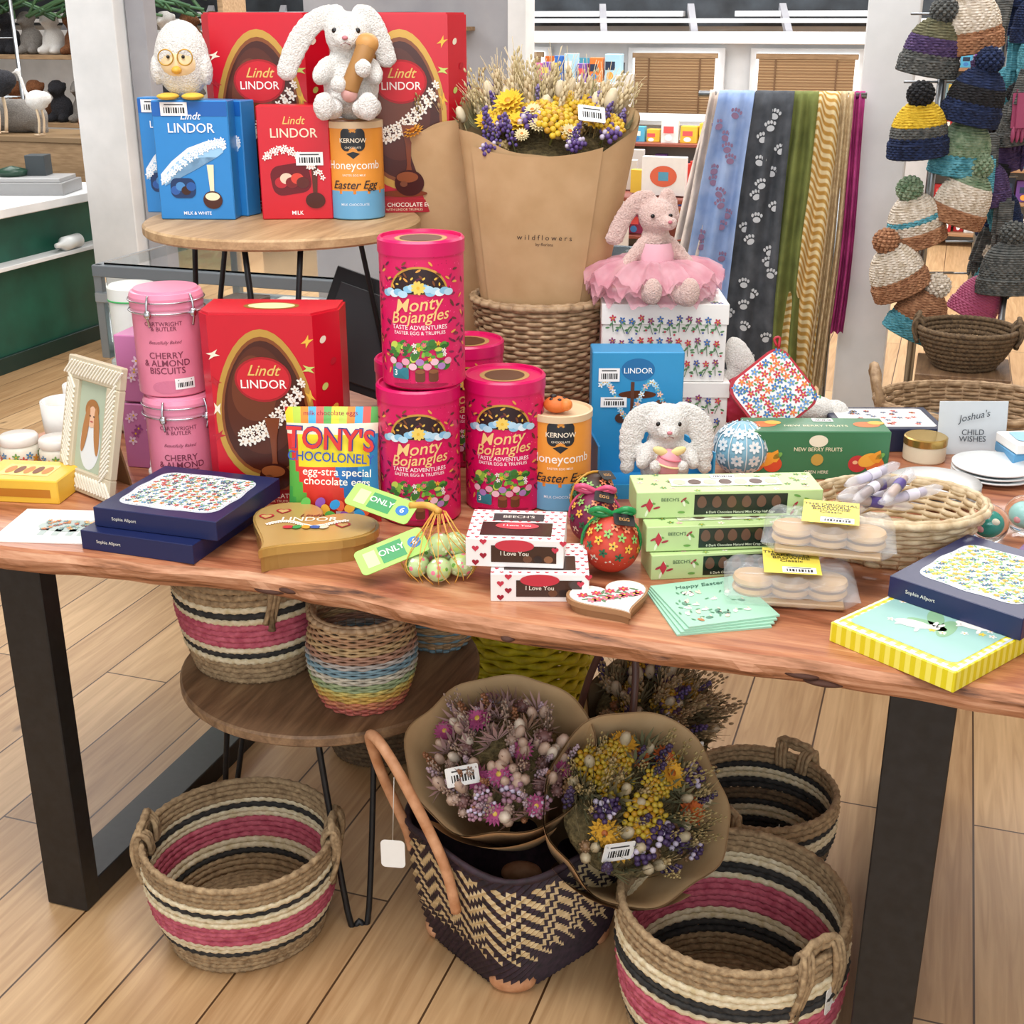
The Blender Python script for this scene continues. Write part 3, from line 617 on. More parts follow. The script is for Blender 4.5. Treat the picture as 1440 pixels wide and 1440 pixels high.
flatbox('coaster_gift_box',(-1.210,1.775,ZT),0.0,.215,.235,.034,'1a2452/.35','pr_navyfloral',wavywin(.215,.235),dfl(['2f5a8c'],2))
flatbox('coaster_gift_box',(-1.190,1.795,ZT+.0345),0.02,.232,.225,.034,'1a2452/.35','pr_navyfloral',wavywin(.232,.225),dfl(['c8485c','2f5a8c','e89058','5c9cc8'],11))
def dgin(b,w,d,h):
    b.dpoly(rrect(w*.86,d*.86,.012),0,0,.0008,'9cc8c0')
    random.seed(2)
    for i in range(7): b.dell(random.uniform(-w*.3,w*.3),random.uniform(-d*.35,d*.35),.03,.012,.001,'8cb890',random.random()*3)
    for x,y in ((-.02,-.06),(.04,.0),(-.05,.03)):
        b.dell(x,y,.026,.012,.0013,'f4f2ea',.3);b.dell(x+.026,y+.012,.009,.007,.0014,'f4f2ea');b.dell(x+.03,y+.022,.003,.009,.0014,'f4f2ea',-.2);b.dell(x+.022,y+.022,.003,.009,.0014,'f4f2ea',.2)
        for k in (-.014,.014): b.dell(x+k,y-.012,.003,.009,.0014,'f4f2ea',k*20)
    for i in range(12): b.flower2(random.uniform(-w*.38,w*.38),random.uniform(-d*.38,d*.38),.006,.0012,random.choice(['f0d850','f4f2ea']))
flatbox('gingham_gift_box',(.068,1.775,ZT),-.55,.20,.285,.03,'gingham','gingham',rrect(.195,.28,.003),dgin)
flatbox('coaster_gift_box',(.125,1.875,ZT+.0315),-.48,.205,.235,.034,'1c2450/.35','pr_lemon',wavywin(.2,.23),dfl(['e8c838','e8d860','f0b030','3a6c98'],11),)
b=B();o=heart2(.23);b.prism([(x*.98,y*.98) for x,y in o],0,.026,'b08a4c/.3/.35');b.prism([(x*1.02,y*1.02) for x,y in o],.026,.040,'caa45c/.22/.45');b.prism([(x*.97,y*.97) for x,y in o],.040,.042,'d0ac68/.25/.3')
b.D=TR(0,.015,.0425,0,0,.5);b.text('Lindt',.0,.036,.018,.0004,'7a1c20',.01,0,.3);b.text('LINDOR',0,.018,.026,.0004,'fff6e0',.012)
for i in range(40): b.flower2(-.065+.0033*i,-.004+.012*sin(i*.2),.006,.0008+i*.00002,'fbf6ec',5,'c8a668')
for i,c in enumerate(['c83040','3c9c50','d8a030','2c5ca8','e8d8c0']): b.dell(-.03+.015*i,-.020,.009,.007,.0018,c,i)
for x,y in ((-.075,.03),(.06,-.01),(-.05,.055)): b.dpoly(heart2(.026),x,y,.0006,'b02030');b.dpoly(heart2(.018),x,y,.0009,'c8a668')
b.obj('heart_chocolate_tin',(-.962,1.772,ZT),CY-.5)
b=B();random.seed(9)
for p in ((-.035,-.01,.022),(.0,-.03,.022),(.035,-.01,.022),(.01,.025,.022),(-.03,.03,.022),(0,0,.052),(.025,.01,.05)):
    b.ell(*p,.023,.019,.019,'pr_foil',(0,0,random.random()*3))
for k in range(12):
    a=k*pi/6;b.tube([(.01*cos(a),.01*sin(a)+.02,.1),(.03*cos(a),.03*sin(a),.075),(.062*cos(a),.052*sin(a),.03),(.05*cos(a),.045*sin(a),.003)],.0009,'netting',4,4)
    b.tube([(.01*cos(a+.3),.01*sin(a+.3)+.02,.1),(.03*cos(a+.6),.03*sin(a+.6),.075),(.062*cos(a+1.1),.052*sin(a+1.1),.03),(.05*cos(a+1.4),.045*sin(a+1.4),.003)],.0009,'netting',4,4)
b.tube([(0,.02,.1),(-.02,.04,.104),(-.05,.05,.1)],.006,'netting',6,3)
for (x,y,z,rx,ry,rz) in ((-.10,.09,.088,.45,.22,-.35),(-.075,-.01,.045,.5,-.28,.34)):
    T0=TR(x,y,z,rx,ry,rz);b.prism(rrect(.115,.05,.008),0,.0012,'a8dc64',T0);b.D=T0@TR(0,0,.0016);b.drect(.0,0,.04,.034,0,'3c9858');b.text('ONLY',0,.002,.016,.0004,'f4f4e8',.02);b.drect(-.035,0,.02,.03,0,'d4eca0');b.dell(.038,0,.011,.011,0,'2c78c0');b.text('6',.038,0,.016,.0004,'ffffff',.02)
b.obj('foil_egg_net',(-.705,1.745,ZT+.001),CY)
def hbox(loc,rz):
    b=B();w,d,h=.15,.125,.046;b.box(w,d,h,'f6f0ec',bev=.001);b.D=topd(h+.0004)
    for i in range(11):
        for j in range(9): b.dpoly(heart2(.007,12),-w*.46+w*.92*i/10+(.006 if j%2 else 0)-.003,-d*.45+d*.9*j/8,.0001,'c83248')
    b.drect(0,-.02,.11,.055,.0004,'3a2420/.2');b.dell(0,-.008,.034,.014,.0008,'c83040');b.drect(0,.03,.08,.03,.0005,'2c2024');b.text("BEECH'S",0,.03,.014,.0009,'e8dcd0',.01);b.text('I Love You',0,-.008,.010,.0012,'f4e8e8',.01)
    b.D=front(-d/2)
    b.drect(.014,h*.48,.10,h*.6,.0006,'402820/.2');b.dell(.0,h*.78,.03,.010,.001,'c83040');b.text('I Love You',.0,h*.5,.010,.0012,'f4ead8')
    for i in range(8): b.dpoly(heart2(.011,20),-.060+.012*(i%2)+(.0 if i<6 else .122),h*(.15+.25*(i%4)),.0008,'c83248')
    for i in range(3): b.dell(.02+.016*i,h*.32,.007,.006,.001,['6a4028','28140e','8c5c3c'][i])
    b.D=Matrix.Rotation(-pi/2,4,'Z')@front(-w/2)
    for i in range(16): b.dpoly(heart2(.010,20),-.055+.0145*(i//2),h*(.28+.42*(i%2)),.0006,'c83248')
    b.obj('valentine_chocolate_box',loc,rz)
hbox((-.543,1.76,ZT),CY-.02);hbox((-.583,1.77,ZT+.0475),CY-.08)
def degg(loc,pm,rib,rot,s=1,bow=True):
    b=B();b.T=TR(s=s);pr=[(.045*sin(t)*(1+.10*cos(t)),.043-.047*cos(t)) for t in [pi*i/20 for i in range(21)]];b.lathe(pr,pm,40)
    for i in range(60):
        a=i*2.4;e=-.9+1.9*i/60;rr=.0455*cos(e);n=Vector((cos(a)*cos(e),sin(a)*cos(e),sin(e)));b.D=Matrix.Translation(Vector((rr*cos(a),rr*sin(a),.0435+.0475*sin(e))))@n.to_track_quat('Z','Y').to_matrix().to_4x4();b.flower2(0,0,.008,.0006,['f4ead8','f0b848','f08c60','2c6c4a','8cb860'][i%5],5,'28342c')
    b.tube([(.0468*cos(t),.004,.0433+.0488*sin(t)) for t in [2*pi*i/24 for i in range(24)]],.0028,rib,6,1,True)
    if bow:
        for sg in (-1,1): b.tube([(0,0,.092),(sg*.02,-.01,.105),(sg*.034,-.004,.098),(sg*.016,.0,.09),(0,0,.092)],.005,rib,6,4)
    T0=TR(.018,-.018,.089,.5,.2,.2);b.prism(rrect(.035,.024,.004),0,.001,'181818',T0);b.D=T0@TR(0,0,.0014);b.text('EGG',0,0,.009,0,'d8a060',.01)
    b.obj('decorated_easter_egg',loc,rot=rot)
degg((-.45,1.845,ZT+.008),'c8402c','1c8c48/.3',(0,0,.3));degg((-.505,1.95,ZT+.008),'7a2048','e05880/.3',(0,0,.1),.95);degg((-.535,2.05,ZT+.008),'40281c','c89030/.3',(0,0,.8),.92,False)
b=B();b.ell(0,0,.015,.024,.02,.015,'d8702c/.6');b.ell(.018,-.01,.018,.011,.011,.011,'e8843c');b.ell(-.006,0,.03,.006,.006,.004,'1c1410')
for i in range(5): b.ell(.012*cos(i*1.3),.011*sin(i*1.3),.026,.004,.004,.003,'241814')
b.obj('ladybird_ornament',(-.622,2.11,ZT+.1765),.2)
def lbox(loc,rz,w=.27,d=.075,h=.042):
    b=B();b.box(w,d,h,'c0d896/.4',bev=.001);b.D=topd(h+.0004);random.seed(6)
    for i in range(46): b.flower2(random.uniform(-w*.48,w*.48),random.uniform(-d*.46,d*.46),.006,0,random.choice(['5c8c48','f4f4e4','e8c0c0','84ac58']));
    b.drect(0,0,w*.6,d*.42,.0006,'d8dcc8/.2');b.price(.0,.024,.04,.016,.0012)
    for i in range(7): b.dell(-w*.25+w*.5*i/6,0,.011,.012,.001,'5c4438' if i%2 else 'c8c8a8')
    b.D=front(-d/2)
    b.drect(w*.06,h*.5,w*.5,h*.78,.0005,'1c2a20/.2')
    for i in range(6): b.dpoly(egg2(.015,.02),-w*.15+w*.4*i/5,h*.6,.0009,'6a4c3c/.25')
    b.text('6 Dark Chocolate Natural Mint Crisp Half Eggs',w*.06,h*.2,.0058,.0009,'e4ecd0')
    b.text('BEECH\'S',-w*.32,h*.7,.008,.0009,'38583c',.01)
    for i in range(18):
        x=random.choice([random.uniform(-.48,-.22),random.uniform(.34,.48)])*w;b.dell(x,h*random.uniform(.1,.85),.006,.002,.0006,['6ca048','a83040','e8f0d0'][i%3],i);
    b.dpoly([(.0,.012),(.006,0),(0,-.012),(-.006,0)],-w*.43,h*.5,.0009,'c03040')
    b.obj('mint_egg_box',loc,rz)
lbox((-.275,1.925,ZT),CY+.12);lbox((-.283,1.93,ZT+.0435),CY+.08);lbox((-.293,1.965,ZT+.087),CY+.05,.30,.085,.044)
b=B();o=heart2(.13);b.prism([(x*.9,y*.9) for x,y in o],0,.012,'9c7048/.6');b.prism(o,.012,.02,'a87c54/.6');b.prism([(x*.93,y*.93) for x,y in o],.02,.0215,'f0ece4/.3');b.D=topd(.0218)
random.seed(4)
for i in range(16): b.dell(-.042+.0055*i,.014*sin(i*1.3)+.004,.008,.0025,.0002,'5a8058',i*1.2)
for i in range(12): b.flower2(-.042+.0075*i,.014*cos(i*2.1)+.004,.009,.0006,['c83050','e07888','d04860'][i%3],6)
b.obj('heart_trinket_dish',(-.412,1.71,ZT),CY+.35)
b=B()
for i in range(4): b.box(.145,.15,.0028,'a4d2b8',TR(.004*i-.006,.003*i,.003*i,0,0,.03*i-.03),bev=0)
b.D=TR(.006,.009,.0123,0,0,.06);b.text('Happy Easter',0,.055,.015,.0003,'3c6c58',.01,0,.3)
for i in range(22):
    x,y=random.uniform(-.058,.058),random.uniform(-.065,.04);b.dell(x,y,.006,.0035,.0003,random.choice(['e8d8c0','b87848','f4f0e4','5c8c74']),i);b.dell(x+.004,y+.005,.0012,.0035,.0003,'e8d8c0');b.dell(x-.01,y+.004,.004,.0015,.0003,'5c9870',i)
b.obj('easter_napkin_packet',(-.27,1.755,ZT),CY+.22)
def bisc(loc,rz,rot=None):
    b=B()
    def f(sg):
        def g(u,v):
            e=min(1,min(u,1-u)*9);e2=min(1,min(v,1-v)*5);k=(e*e2)**.5;n=noise.noise(Vector((u*9,v*9,sg)))
            return ((u-.5)*.20,(v-.5)*.13,.028+sg*.026*k+.008*n*(.3+k*.6))
        return g
    b.grid(f(1),44,30,'clear_film');b.grid(f(-1),30,20,'clear_film')
    for i in range(3): 
        for z in (.012,.026): b.lathe([(0,z),(.03,z),(.032,z+.004),(.03,z+.010),(0,z+.011)],'c8a068/.8',24,True,TR(-.055+.055*i,0,0))
    b.box(.16,.085,.008,'b89870/.3',TR(0,0,.003))
    b.D=TR(0,0,.060,0,0,0);b.drect(.0,.005,.085,.098,.0,'f0dc58');b.text('THE ORIGINAL\nBAKEWELL\nBROWNIE\nClassic',0,.02,.0125,.0005,'3c3020',.012);b.price(.01,-.03,.05,.022,.0006)
    b.obj('biscuit_pack',loc,rz,rot)
bisc((-.165,1.835,ZT),CY-.15);bisc((-.118,1.90,ZT+.062),CY-.25)
def wicker(name,loc,r0,r1,h,mat,rows=18,n=26,ey=1,rz=0,braid=True,floor=True,rr=None,bulge=0,cols=None,extra=None):
    b=B()
    for i in range(rows):
        t=i/(rows-1);R=r0+(r1-r0)*t+bulge*sin(pi*t);r=rr or h/rows*.55
        b.ring(R,r+t*(h-2*r),r,(cols(t) if cols else mat),n*6,6,0,n/2,r*.8,pi*(i%2),ey)
    for k in range(n):
        a=2*pi*k/n+pi/n;P=[((r0+(r1-r0)*t+bulge*sin(pi*t))*cos(a),(r0+(r1-r0)*t+bulge*sin(pi*t))*sin(a)*ey,t*h) for t in (0,.25,.5,.75,1)];b.tube(P,h/rows*.28,mat,5)
    q=max(h/rows,.008)
    if braid:
        for o in range(2): b.ring(r1+.002,h,q*.75,mat,n*6,7,0,n/2,q*.5,pi*o,ey)
        b.ring(r1,h+q*.5,q*.6,mat,n*6,7,n,0,0,0,ey)
    if floor: b.lathe([(0,.004),(r0,.004)],mat,40,T=TR(s=(1,ey,1)))
    if extra: extra(b)
    return b.obj(name,loc,rz)
def ex(b):
    random.seed(8)
    for i in range(7):
        T0=TR(random.uniform(-.05,.06),random.uniform(-.03,.03),.085+.008*i,0,pi/2+random.uniform(-.2,.2),.5+random.uniform(-.5,.5));b.lathe([(.003,-.07),(.009,-.055),(.009,.055),(.003,.07)],'cello',16,T=T0);b.lathe([(.0,-.035),(.007,-.033),(.007,.03),(0,.034)],['7a4a30','b88458','c8bcd8','8c5c40'][i%4],14,T=T0)
        b.lathe([(.0094,-.012),(.0094,.012)],['e8e4f0','5c4c90'][i%2],14,T=T0)
wicker('bread_basket',(-.025,2.08,ZT),.10,.142,.088,'wicker_light',10,24,.8,CY,extra=ex)
b=B()
for i in range(4): b.lathe([(0,.003+.007*i),(.05,.003+.007*i),(.08,.014+.007*i),(.082,.016+.007*i),(.05,.008+.007*i),(0,.007+.007*i)],'f0f0ee/.2',40)
b.obj('plate_stack',(.035,2.36,ZT))
b=B()
for i in range(3): b.lathe([(0,.002+.008*i),(.05,.002+.008*i),(.078,.012+.008*i),(.078,.015+.008*i),(.05,.007+.008*i),(0,.006+.008*i)],'e8ecec/.2',40)
b.obj('plate_stack',(.14,2.52,ZT))
for x,y,c in ((.125,2.17,'3c9c8c/.1'),(.185,2.235,'a8d8d0/.1')):
    b=B();b.ell(0,0,.034,.034,.034,.034,'glass');b.ell(0,0,.034,.022,.02,.02,c);b.ell(.008,-.012,.042,.008,.006,.006,'f4e8d0');b.ell(-.01,-.014,.03,.006,.006,.006,'e8a0a0')
    b.obj('glass_paperweight',(x,y,ZT))
b=B();b.lathe([(0,0),(.04,0),(.042,.003),(.042,.034),(0,.034)],'e8dcc0/.3',40,True);b.lathe([(.043,.034),(.043,.048),(.04,.05),(0,.05)],'c8a860/.25/.8',40,True);b.obj('candle_tin',(.01,2.60,ZT))
b=B();b.box(.22,.16,.05,'1c2440/.4');b.D=topd(.0505);b.dpoly(rrect(.19,.13,.01),0,0,0,'e8e4dc');
for i in range(40): b.flower2(random.uniform(-.08,.08),random.uniform(-.05,.05),.007,.0005,random.choice(['c8485c','2f5a8c']))
b.obj('notecard_box',(-.08,2.70,ZT),CY)
b=B();b.box(.14,.002,.11,'cfd6da/.6',TR(0,0,0,-.15));b.D=TR(0,-.003,0,pi/2-.15);b.text('Joshua\'s',0,.08,.02,.003,'404850',0,.2,.3);b.text('CHILD\nWISHES',0,.04,.016,.003,'404850');b.obj('greeting_card',(.10,2.66,ZT),CY)
b=B()
for i in range(3): b.box(.13,.09,.02,['e8ecf0','5c9cc8','f4f4f0'][i],TR(0,0,.021*i,0,0,.05*i))
b.D=topd(.0635);b.dpoly(rrect(.1,.06,.01),0,0,0,'8cc0dc');b.obj('gift_card_stack',(.22,2.62,ZT),CY)
b=B();b.box(.2,.16,.0018,'8c70a0/.5');b.D=topd(.0022);b.drect(0,0,.18,.14,0,'b0a0c0');[b.flower2(random.uniform(-.08,.08),random.uniform(-.06,.06),.010,.0004,random.choice(['e8d0e0','5c8c60','f0e8c0'])) for i in range(24)];b.obj('greeting_card',(.26,2.08,ZT),-.3)
b=B();b.box(.22,.155,.0016,'f4f1ea/.6',bev=0);b.D=topd(.002);random.seed(1)
b.dell(0,0,.055,.028,0,'b4c4c0');b.dell(.05,.015,.022,.022,.0003,'c4cfc8');b.dell(.045,.012,.012,.017,.0006,'e0b090')
b.stroke([(.068,.01),(.082,-.005),(.085,-.025)],.008,.0003,'b4c4c0')
for x in (-.035,-.01,.015,.035): b.drect(x,-.03,.012,.03,0,'b4c4c0')
for i in range(44): b.flower2(random.uniform(-.045,.045),random.uniform(-.02,.022),.005,.0006+.00003*i,random.choice(['d88850','78a8a0','e8c890','c86858','5c8c94']))
b.obj('elephant_greeting_card',(-1.40,1.735,ZT),.25)
b=B();b.box(.16,.11,.045,'f0c040/.4');b.D=topd(.0455);b.drect(0,0,.1,.06,0,'f4d870/.2');[b.dell(-.035+.018*i,0,.008,.02,.0005,['c88030','7a4018'][i%2]) for i in range(5)];b.D=front(-.055)
b.drect(0,.02,.13,.016,.0005,'c07818');b.obj('biscuit_box',(-1.575,1.86,ZT),.2)
for x,y in ((-1.695,1.985),(-1.61,1.995)):
    b=B();b.lathe([(0,0),(.03,0),(.038,.01),(.038,.04),(.034,.048)],'f0ead8/.3',36);b.lathe([(.036,.048),(.037,.05),(.037,.062),(.034,.066),(0,.067)],'ece6dc/.3',36);b.wrap=.038
    for i in range(16): b.flower2(-.1+.013*i,.022+.008*(i%2),.008,.0008,['e8a030','78a858','c85848','5c8cb8'][i%4])
    b.obj('painted_jar',(x,y,ZT))
for x,y,a in ((-1.665,2.10,.2),(-1.70,2.22,2.6),(-1.62,2.27,-1)):
    b=B();b.T=TR(s=1.2);b.lathe([(0,.002),(.03,.002),(.036,.01),(.04,.05),(.041,.09),(.038,.09),(.036,.05),(.03,.012),(0,.01)],'f0ece4/.2',36);b.tube([(.039,0,.075),(.06,0,.075),(.066,0,.05),(.056,0,.03),(.037,0,.028)],.005,'f0ece4/.2',8,4)
    b.obj('coffee_mug',(x,y,ZT),a)
b=B();b.fuse([(0,0,.02,.02,.012,.018),(-.012,-.004,.036,.009,.009,.009),(-.014,-.004,.05,.003,.003,.011),(-.008,-.002,.05,.003,.003,.011)],'f0eeea/.3',.0016);b.obj('ceramic_rabbit',(-1.355,1.955,ZT))
# ------------------------------------------------------------------ flowers
def hd(pos,d): return Matrix.Translation(Vector(pos))@Vector(d).normalized().to_track_quat('Z','Y').to_matrix().to_4x4()
def flower(b,kind,T,s=1):
    kk=kind.split(':');k=kk[0];c=kk[1] if len(kk)>1 else 'e8b830'
    T=T@TR(s=s)
    old=b.T;b.T=old@T
    if k=='daisy':
        V=[];F=[]
        for L,(n,R,up) in enumerate(((16,.022,.0),(14,.018,.005),(10,.012,.008))):
            for i in range(n):
                a=2*pi*i/n+L*.2;w=.0035;o=len(V);ca,sa=cos(a),sin(a)
                V+=[(.002*ca,.002*sa,up),(R*.6*ca-w*sa,R*.6*sa+w*ca,up+.004),(R*ca,R*sa,up+.006),(R*.6*ca+w*sa,R*.6*sa-w*ca,up+.004)];F.append((o,o+1,o+2,o+3))
        b.add(V,F,c+'/.8',True);b.ell(0,0,.007,.006,.006,.004,kk[2] if len(kk)>2 else 'c87820',lo=True)
    elif k=='yarrow':
        for i in range(44):
            r=.026*math.sqrt((i+.5)/44);a=i*2.4;b.ell(r*cos(a),r*sin(a),.01-8*r*r,.0042,.0042,.0035,c if i%3 else 'b88818',lo=True)
        b.tube([(0,0,0),(0,0,-.06)],.0015,'7a7438',4)
    elif k=='wheat':
        b.tube([(0,0,-.08),(.001,0,0)],.001,'a88c54',4);
        for i in range(12):
            a=i*2.4;b.ell(.003*cos(a),.003*sin(a),.003*i,.0028,.0028,.0055,c,lo=True);b.tube([(.003*cos(a),.003*sin(a),.003*i),(.012*cos(a),.012*sin(a),.003*i+.028)],.0004,c,3)
    elif k=='spike':
        b.tube([(0,0,-.06),(0,0,.05)],.001,'7c7c50',4)
        for i in range(22):
            a=i*2.4;z=.0026*i;r=.007*(1-i/30);b.ell(r*cos(a),r*sin(a),z,.0034,.0034,.0034,c,lo=True)
    elif k=='statice':
        for i in range(16):
            a=i*2.4;r=.018*math.sqrt(i/16);b.ell(r*cos(a),r*sin(a),.012-10*r*r+.003*(i%3),.0045,.0045,.005,c if i%4 else 'c8bcd0',lo=True)
    elif k=='tail':
        b.ell(0,0,.012,.009,.009,.016,c,lo=True);b.tube([(0,0,-.06),(0,0,0)],.0008,'a89868',4)
    elif k=='pom':
        b.ell(0,0,.006,.011,.011,.010,c,lo=True)
        for i in range(14):
            a=i*2.4;zz=-.6+1.5*i/14;r=math.sqrt(max(0,1-zz*zz));b.ell(.011*r*cos(a),.011*r*sin(a),.006+.010*zz,.003,.003,.003,c,lo=True)
    elif k=='leaf':
        V=[];F=[]
        for i in range(7):
            a=(i-3)*.35;L=.05*(1-.08*abs(i-3));o=len(V);V+=[(0,0,0),(L*.5*sin(a)-.003,.002,L*.5*cos(a)),(L*sin(a),.006,L*cos(a)),(L*.5*sin(a)+.003,.002,L*.5*cos(a))];F.append((o,o+1,o+2,o+3))
        b.add(V,F,c+'/.8')
    elif k=='grass':
        b.tube([(0,0,-.08),(.004,0,.02),(.012,0,.06)],.0008,c,3)
        for i in range(16):
            a=i*2.4;z=.01+.0035*i;b.ell(.003+.005*cos(a)+.0006*i,.005*sin(a),z,.0018,.0018,.004,c,lo=True)
    b.T=old
def bouquet(name,loc,ax,R,H,spec,seed,ey=.75,r0=.03,front_drop=.05,paper=True,rz=0,dome=.03,txt=None,tag=None,spread=.55,hscale=1.0,wob=1.0,back=False,jit=.25,lift=0,pf=1.0,tp=0):
    random.seed(seed);b=B();RP=R*pf
    if paper:
        for inn in (0,1):
            def f(u,v,inn=inn):
                a=2*pi*u-pi/2;r=r0+(RP-r0)*v**.85;k=wob*(.008*v*sin(5*a+seed)+.006*v*sin(9*a+1))
                top=H+front_drop*(-cos(a+pi/2))+wob*(.022*sin(3*a+seed)+.012*sin(7*a))+tp
                r+=tp*.35*max(0,cos(2*a+seed))*v**3
                return ((r+k-inn*.0025)*cos(a),(r+k-inn*.0025)*sin(a)*ey,top*v)
            b.grid(f,72,14,'paper_kraft_in' if inn else 'paper_kraft')
        def f2(u,v):
            a=-pi/2-.9+1.5*u;r=(r0+(RP-r0)*v**.85)*1.03+.004;top=H+front_drop*(-cos(a+pi/2))-.012+.02*u
            return ((r)*cos(a),(r)*sin(a)*ey,top*v)
        b.grid(f2,24,10,'paper_kraft')
    b.ell(0,0,H*.88+lift*.8,R*.90,R*.90*ey,.03,'filler',(front_drop*.7/max(R*ey,.01),0,0))
    for kind,n,s in spec:
        kb=kind.split(':')[0]
        for i in range(n):
            a=random.random()*2*pi;q=math.sqrt(random.random())*.95
            x,y=R*q*cos(a),R*q*sin(a)*ey
            if back and kb in('wheat','grass','tail','leaf'): y=abs(y)*.9+.02*R
            if back and kb in('yarrow','daisy'): y=y*.7-.2*R*ey;x*=.75
            tall=.04 if kb in('wheat','grass','tail') and hscale>0 else 0
            z=H*.93+lift+dome*(1-q*q)+random.uniform(-.01,.015)+(y/(R*ey))*front_drop*.7+random.random()*tall*hscale
            if back and kb in('yarrow','daisy'): z+=.02
            d=Vector((x*spread/R,y*spread/R,1))+Vector((random.uniform(-jit,jit),random.uniform(-jit,jit),0))
            if kb in('yarrow','daisy','statice'): d+=Vector((0,-.7 if back else -.2,0)) ; z+=.01
            flower(b,kind,hd((x,y,z),d),s*random.uniform(.8,1.2))
    if tag:
        x,y,z=tag;T0=TR(x,y,z,.9,.1,.2);b.prism(rrect(.056,.036,.003),0,.001,'f4f2ec',T0);b.D=T0@TR(0,0,.0014);b.price(0,0,.05,.032,0)
    if txt:
        b.T=Matrix();b.D=txt;b.text('w i l d f l o w e r s',0,0,.015,0,'3c3028',.01);b.text('by florista',0,-.014,.009,0,'3c3028')
    o=b.obj(name,loc);o.rotation_euler=(Matrix.Rotation(rz,3,'Z')@Matrix.Rotation(ax[0],3,'X')@Matrix.Rotation(ax[1],3,'Y')).to_euler();return o
Z0=ZT+.06
bouquet('dried_flower_bouquet',(-.812,2.60,Z0),(.0,.03),.185,.585,[('yarrow:d4b028',7,1.5),('daisy:ecc030:c88c1c',5,1.5),('wheat:d4c098',30,1.5),('statice:5c4480',11,1.2),('spike:64508c',12,1.1),('spike:8878a8',8,1.0),('tail:d8c8a8',26,1.3),('grass:c0ae80',22,1.3),('leaf:98946c',18,1.2),('pom:8c7448',12,1),('daisy:e0d0a0',9,.8),('pom:ccb078',10,1)],21,.60,.088,.065,True,CY,.035,TR(.0,-.111,.36,pi/2+.17),(.085,-.07,.60),.5,.8,.35,True)
bouquet('dried_flower_bouquet',(-.965,2.69,Z0),(-.0,-.17),.14,.60,[('wheat:b89868',14,1.2),('grass:a8905c',8,1.1),('daisy:e8a030',5,1),('spike:8c7458',6,1),('leaf:8c8058',6,1.2)],5,.5,.06,.03,True,CY,.03,None,None,.55,1,.4)
wicker('wicker_basket',(-.812,2.62,ZT),.108,.142,.275,'wicker',30,30,.95,CY,extra=lambda b:b.tube([(.135,.03,.24),(.145,.03,.31),(.147,.0,.335),(.145,-.03,.31),(.14,-.04,.24)],.008,'wicker',8,5,tw=1.1))
# ------------------------------------------------------------------ coiled baskets
def coil(name,loc,rb,rr,h,cols,rz=0,bulge=.012,handles=True,ey=1,hm='jute',tagp=None,tilt=0):
    b=B();n=len(cols);r=h/n/2*1.12;random.seed(int(rb*1e4))
    for i,c in enumerate(cols):
        t=i/(n-1);R=rb+(rr-rb)*t+bulge*sin(pi*t*.9)+random.uniform(-.0015,.0015)
        b.ring(R,r+t*(h-2*r),r,c,192,8,random.choice([52,58,64]),3,.002,i*.2,ey)
    k=int(rb/(2*r))
    for i in range(k): b.ring(rb-r*2*(i+1)+r*.6,r*.9,r,'jute' if cols[0]!='jute_dark' else 'jute_dark',96,6,30,0,0,0,ey)
    if handles:
        for sg in (0,pi):
            c0,s0=cos(sg),sin(sg);R=rr+.004;w=.04
            for dz in (0,.011):
                P=[(R-.004,-w,h*.55),(R+.005,-w,h*.8),(R+.005,-w,h+.004),(R+.0,-w*.7,h+.012+dz),(R-.002,0,h+.016+dz),(R,w*.7,h+.012+dz),(R+.005,w,h+.004),(R+.005,w,h*.8),(R-.004,w,h*.55)]
                P=[(x*c0-y*s0,x*s0+y*c0,z) for x,y,z in P];b.tube(P,.007,hm,8,7,tw=1.0)
            for q in range(3):
                P2=[(R-.004,-w-.012+q*.008,h*.62),(R+.012,-w-.006+q*.008,h*.85),(R+.006,-w+.0+q*.008,h+.016),(R-.014,-w+.006+q*.008,h+.004),(R-.016,-w+.01+q*.008,h*.85)]
                for m_ in (1,-1): b.tube([(x*c0-m_*y*s0,x*s0+m_*y*c0,z) for x,y,z in P2],.005,hm,7,5,tw=1.0)
    if tagp:
        x,y,z,a=tagp;T0=TR(x,y,z,pi/2,0,a);b.prism(rrect(.034,.05,.006),0,.001,'f2f0ea',T0);b.tube([(x,y,z+.022),(x*.98,y*.98,z+.05),(x*.95,y*.95,h)],.0006,'e0dcd0',4)
    return b.obj(name,loc,rz)
J,CR,K,PK,JD='jute','raffia_cream','raffia_black','raffia_pink','jute_dark'
pat=[J,J,J,J,K,CR,CR,PK,PK,PK,PK,CR,CR,K,CR,J,J,J,J]
coil('striped_basket',(-1.112,1.735,0),.142,.170,.205,pat,.35,tagp=(.18,-.02,.17,1.3))
coil('striped_basket',(-.205,1.765,0),.162,.180,.262,[J,J,J,J,K,K,CR,CR,PK,PK,PK,PK,PK,CR,K,K,CR,CR,J,J,J,J],2.5,tagp=(-.19,-.03,.17,-1.3))
coil('striped_basket',(-.222,2.19,0),.118,.143,.205,[J,J,K,K,CR,CR,K,JD,JD,K,K,CR,CR,K,J,J,J],1.2,tagp=(-.10,-.10,.12,-.4))
coil('striped_basket',(-1.19,1.98,.431),.115,.145,.225,[J,J,J,J,CR,K,CR,PK,PK,PK,PK,CR,K,CR,J,J,J,J],-.9+CY)
coil('seagrass_basket',(-1.13,2.41,0),.11,.115,.12,[JD]*9,0,handles=False)
PC=['c86858','d88860','e0b458','dcc870','a8b888','d8d0bc','88a8b4','c0b8b0','b88c74','c8a878','b88c68','c8a478']
def pastel(t): return 'p_'+PC[min(11,int(t*12))]
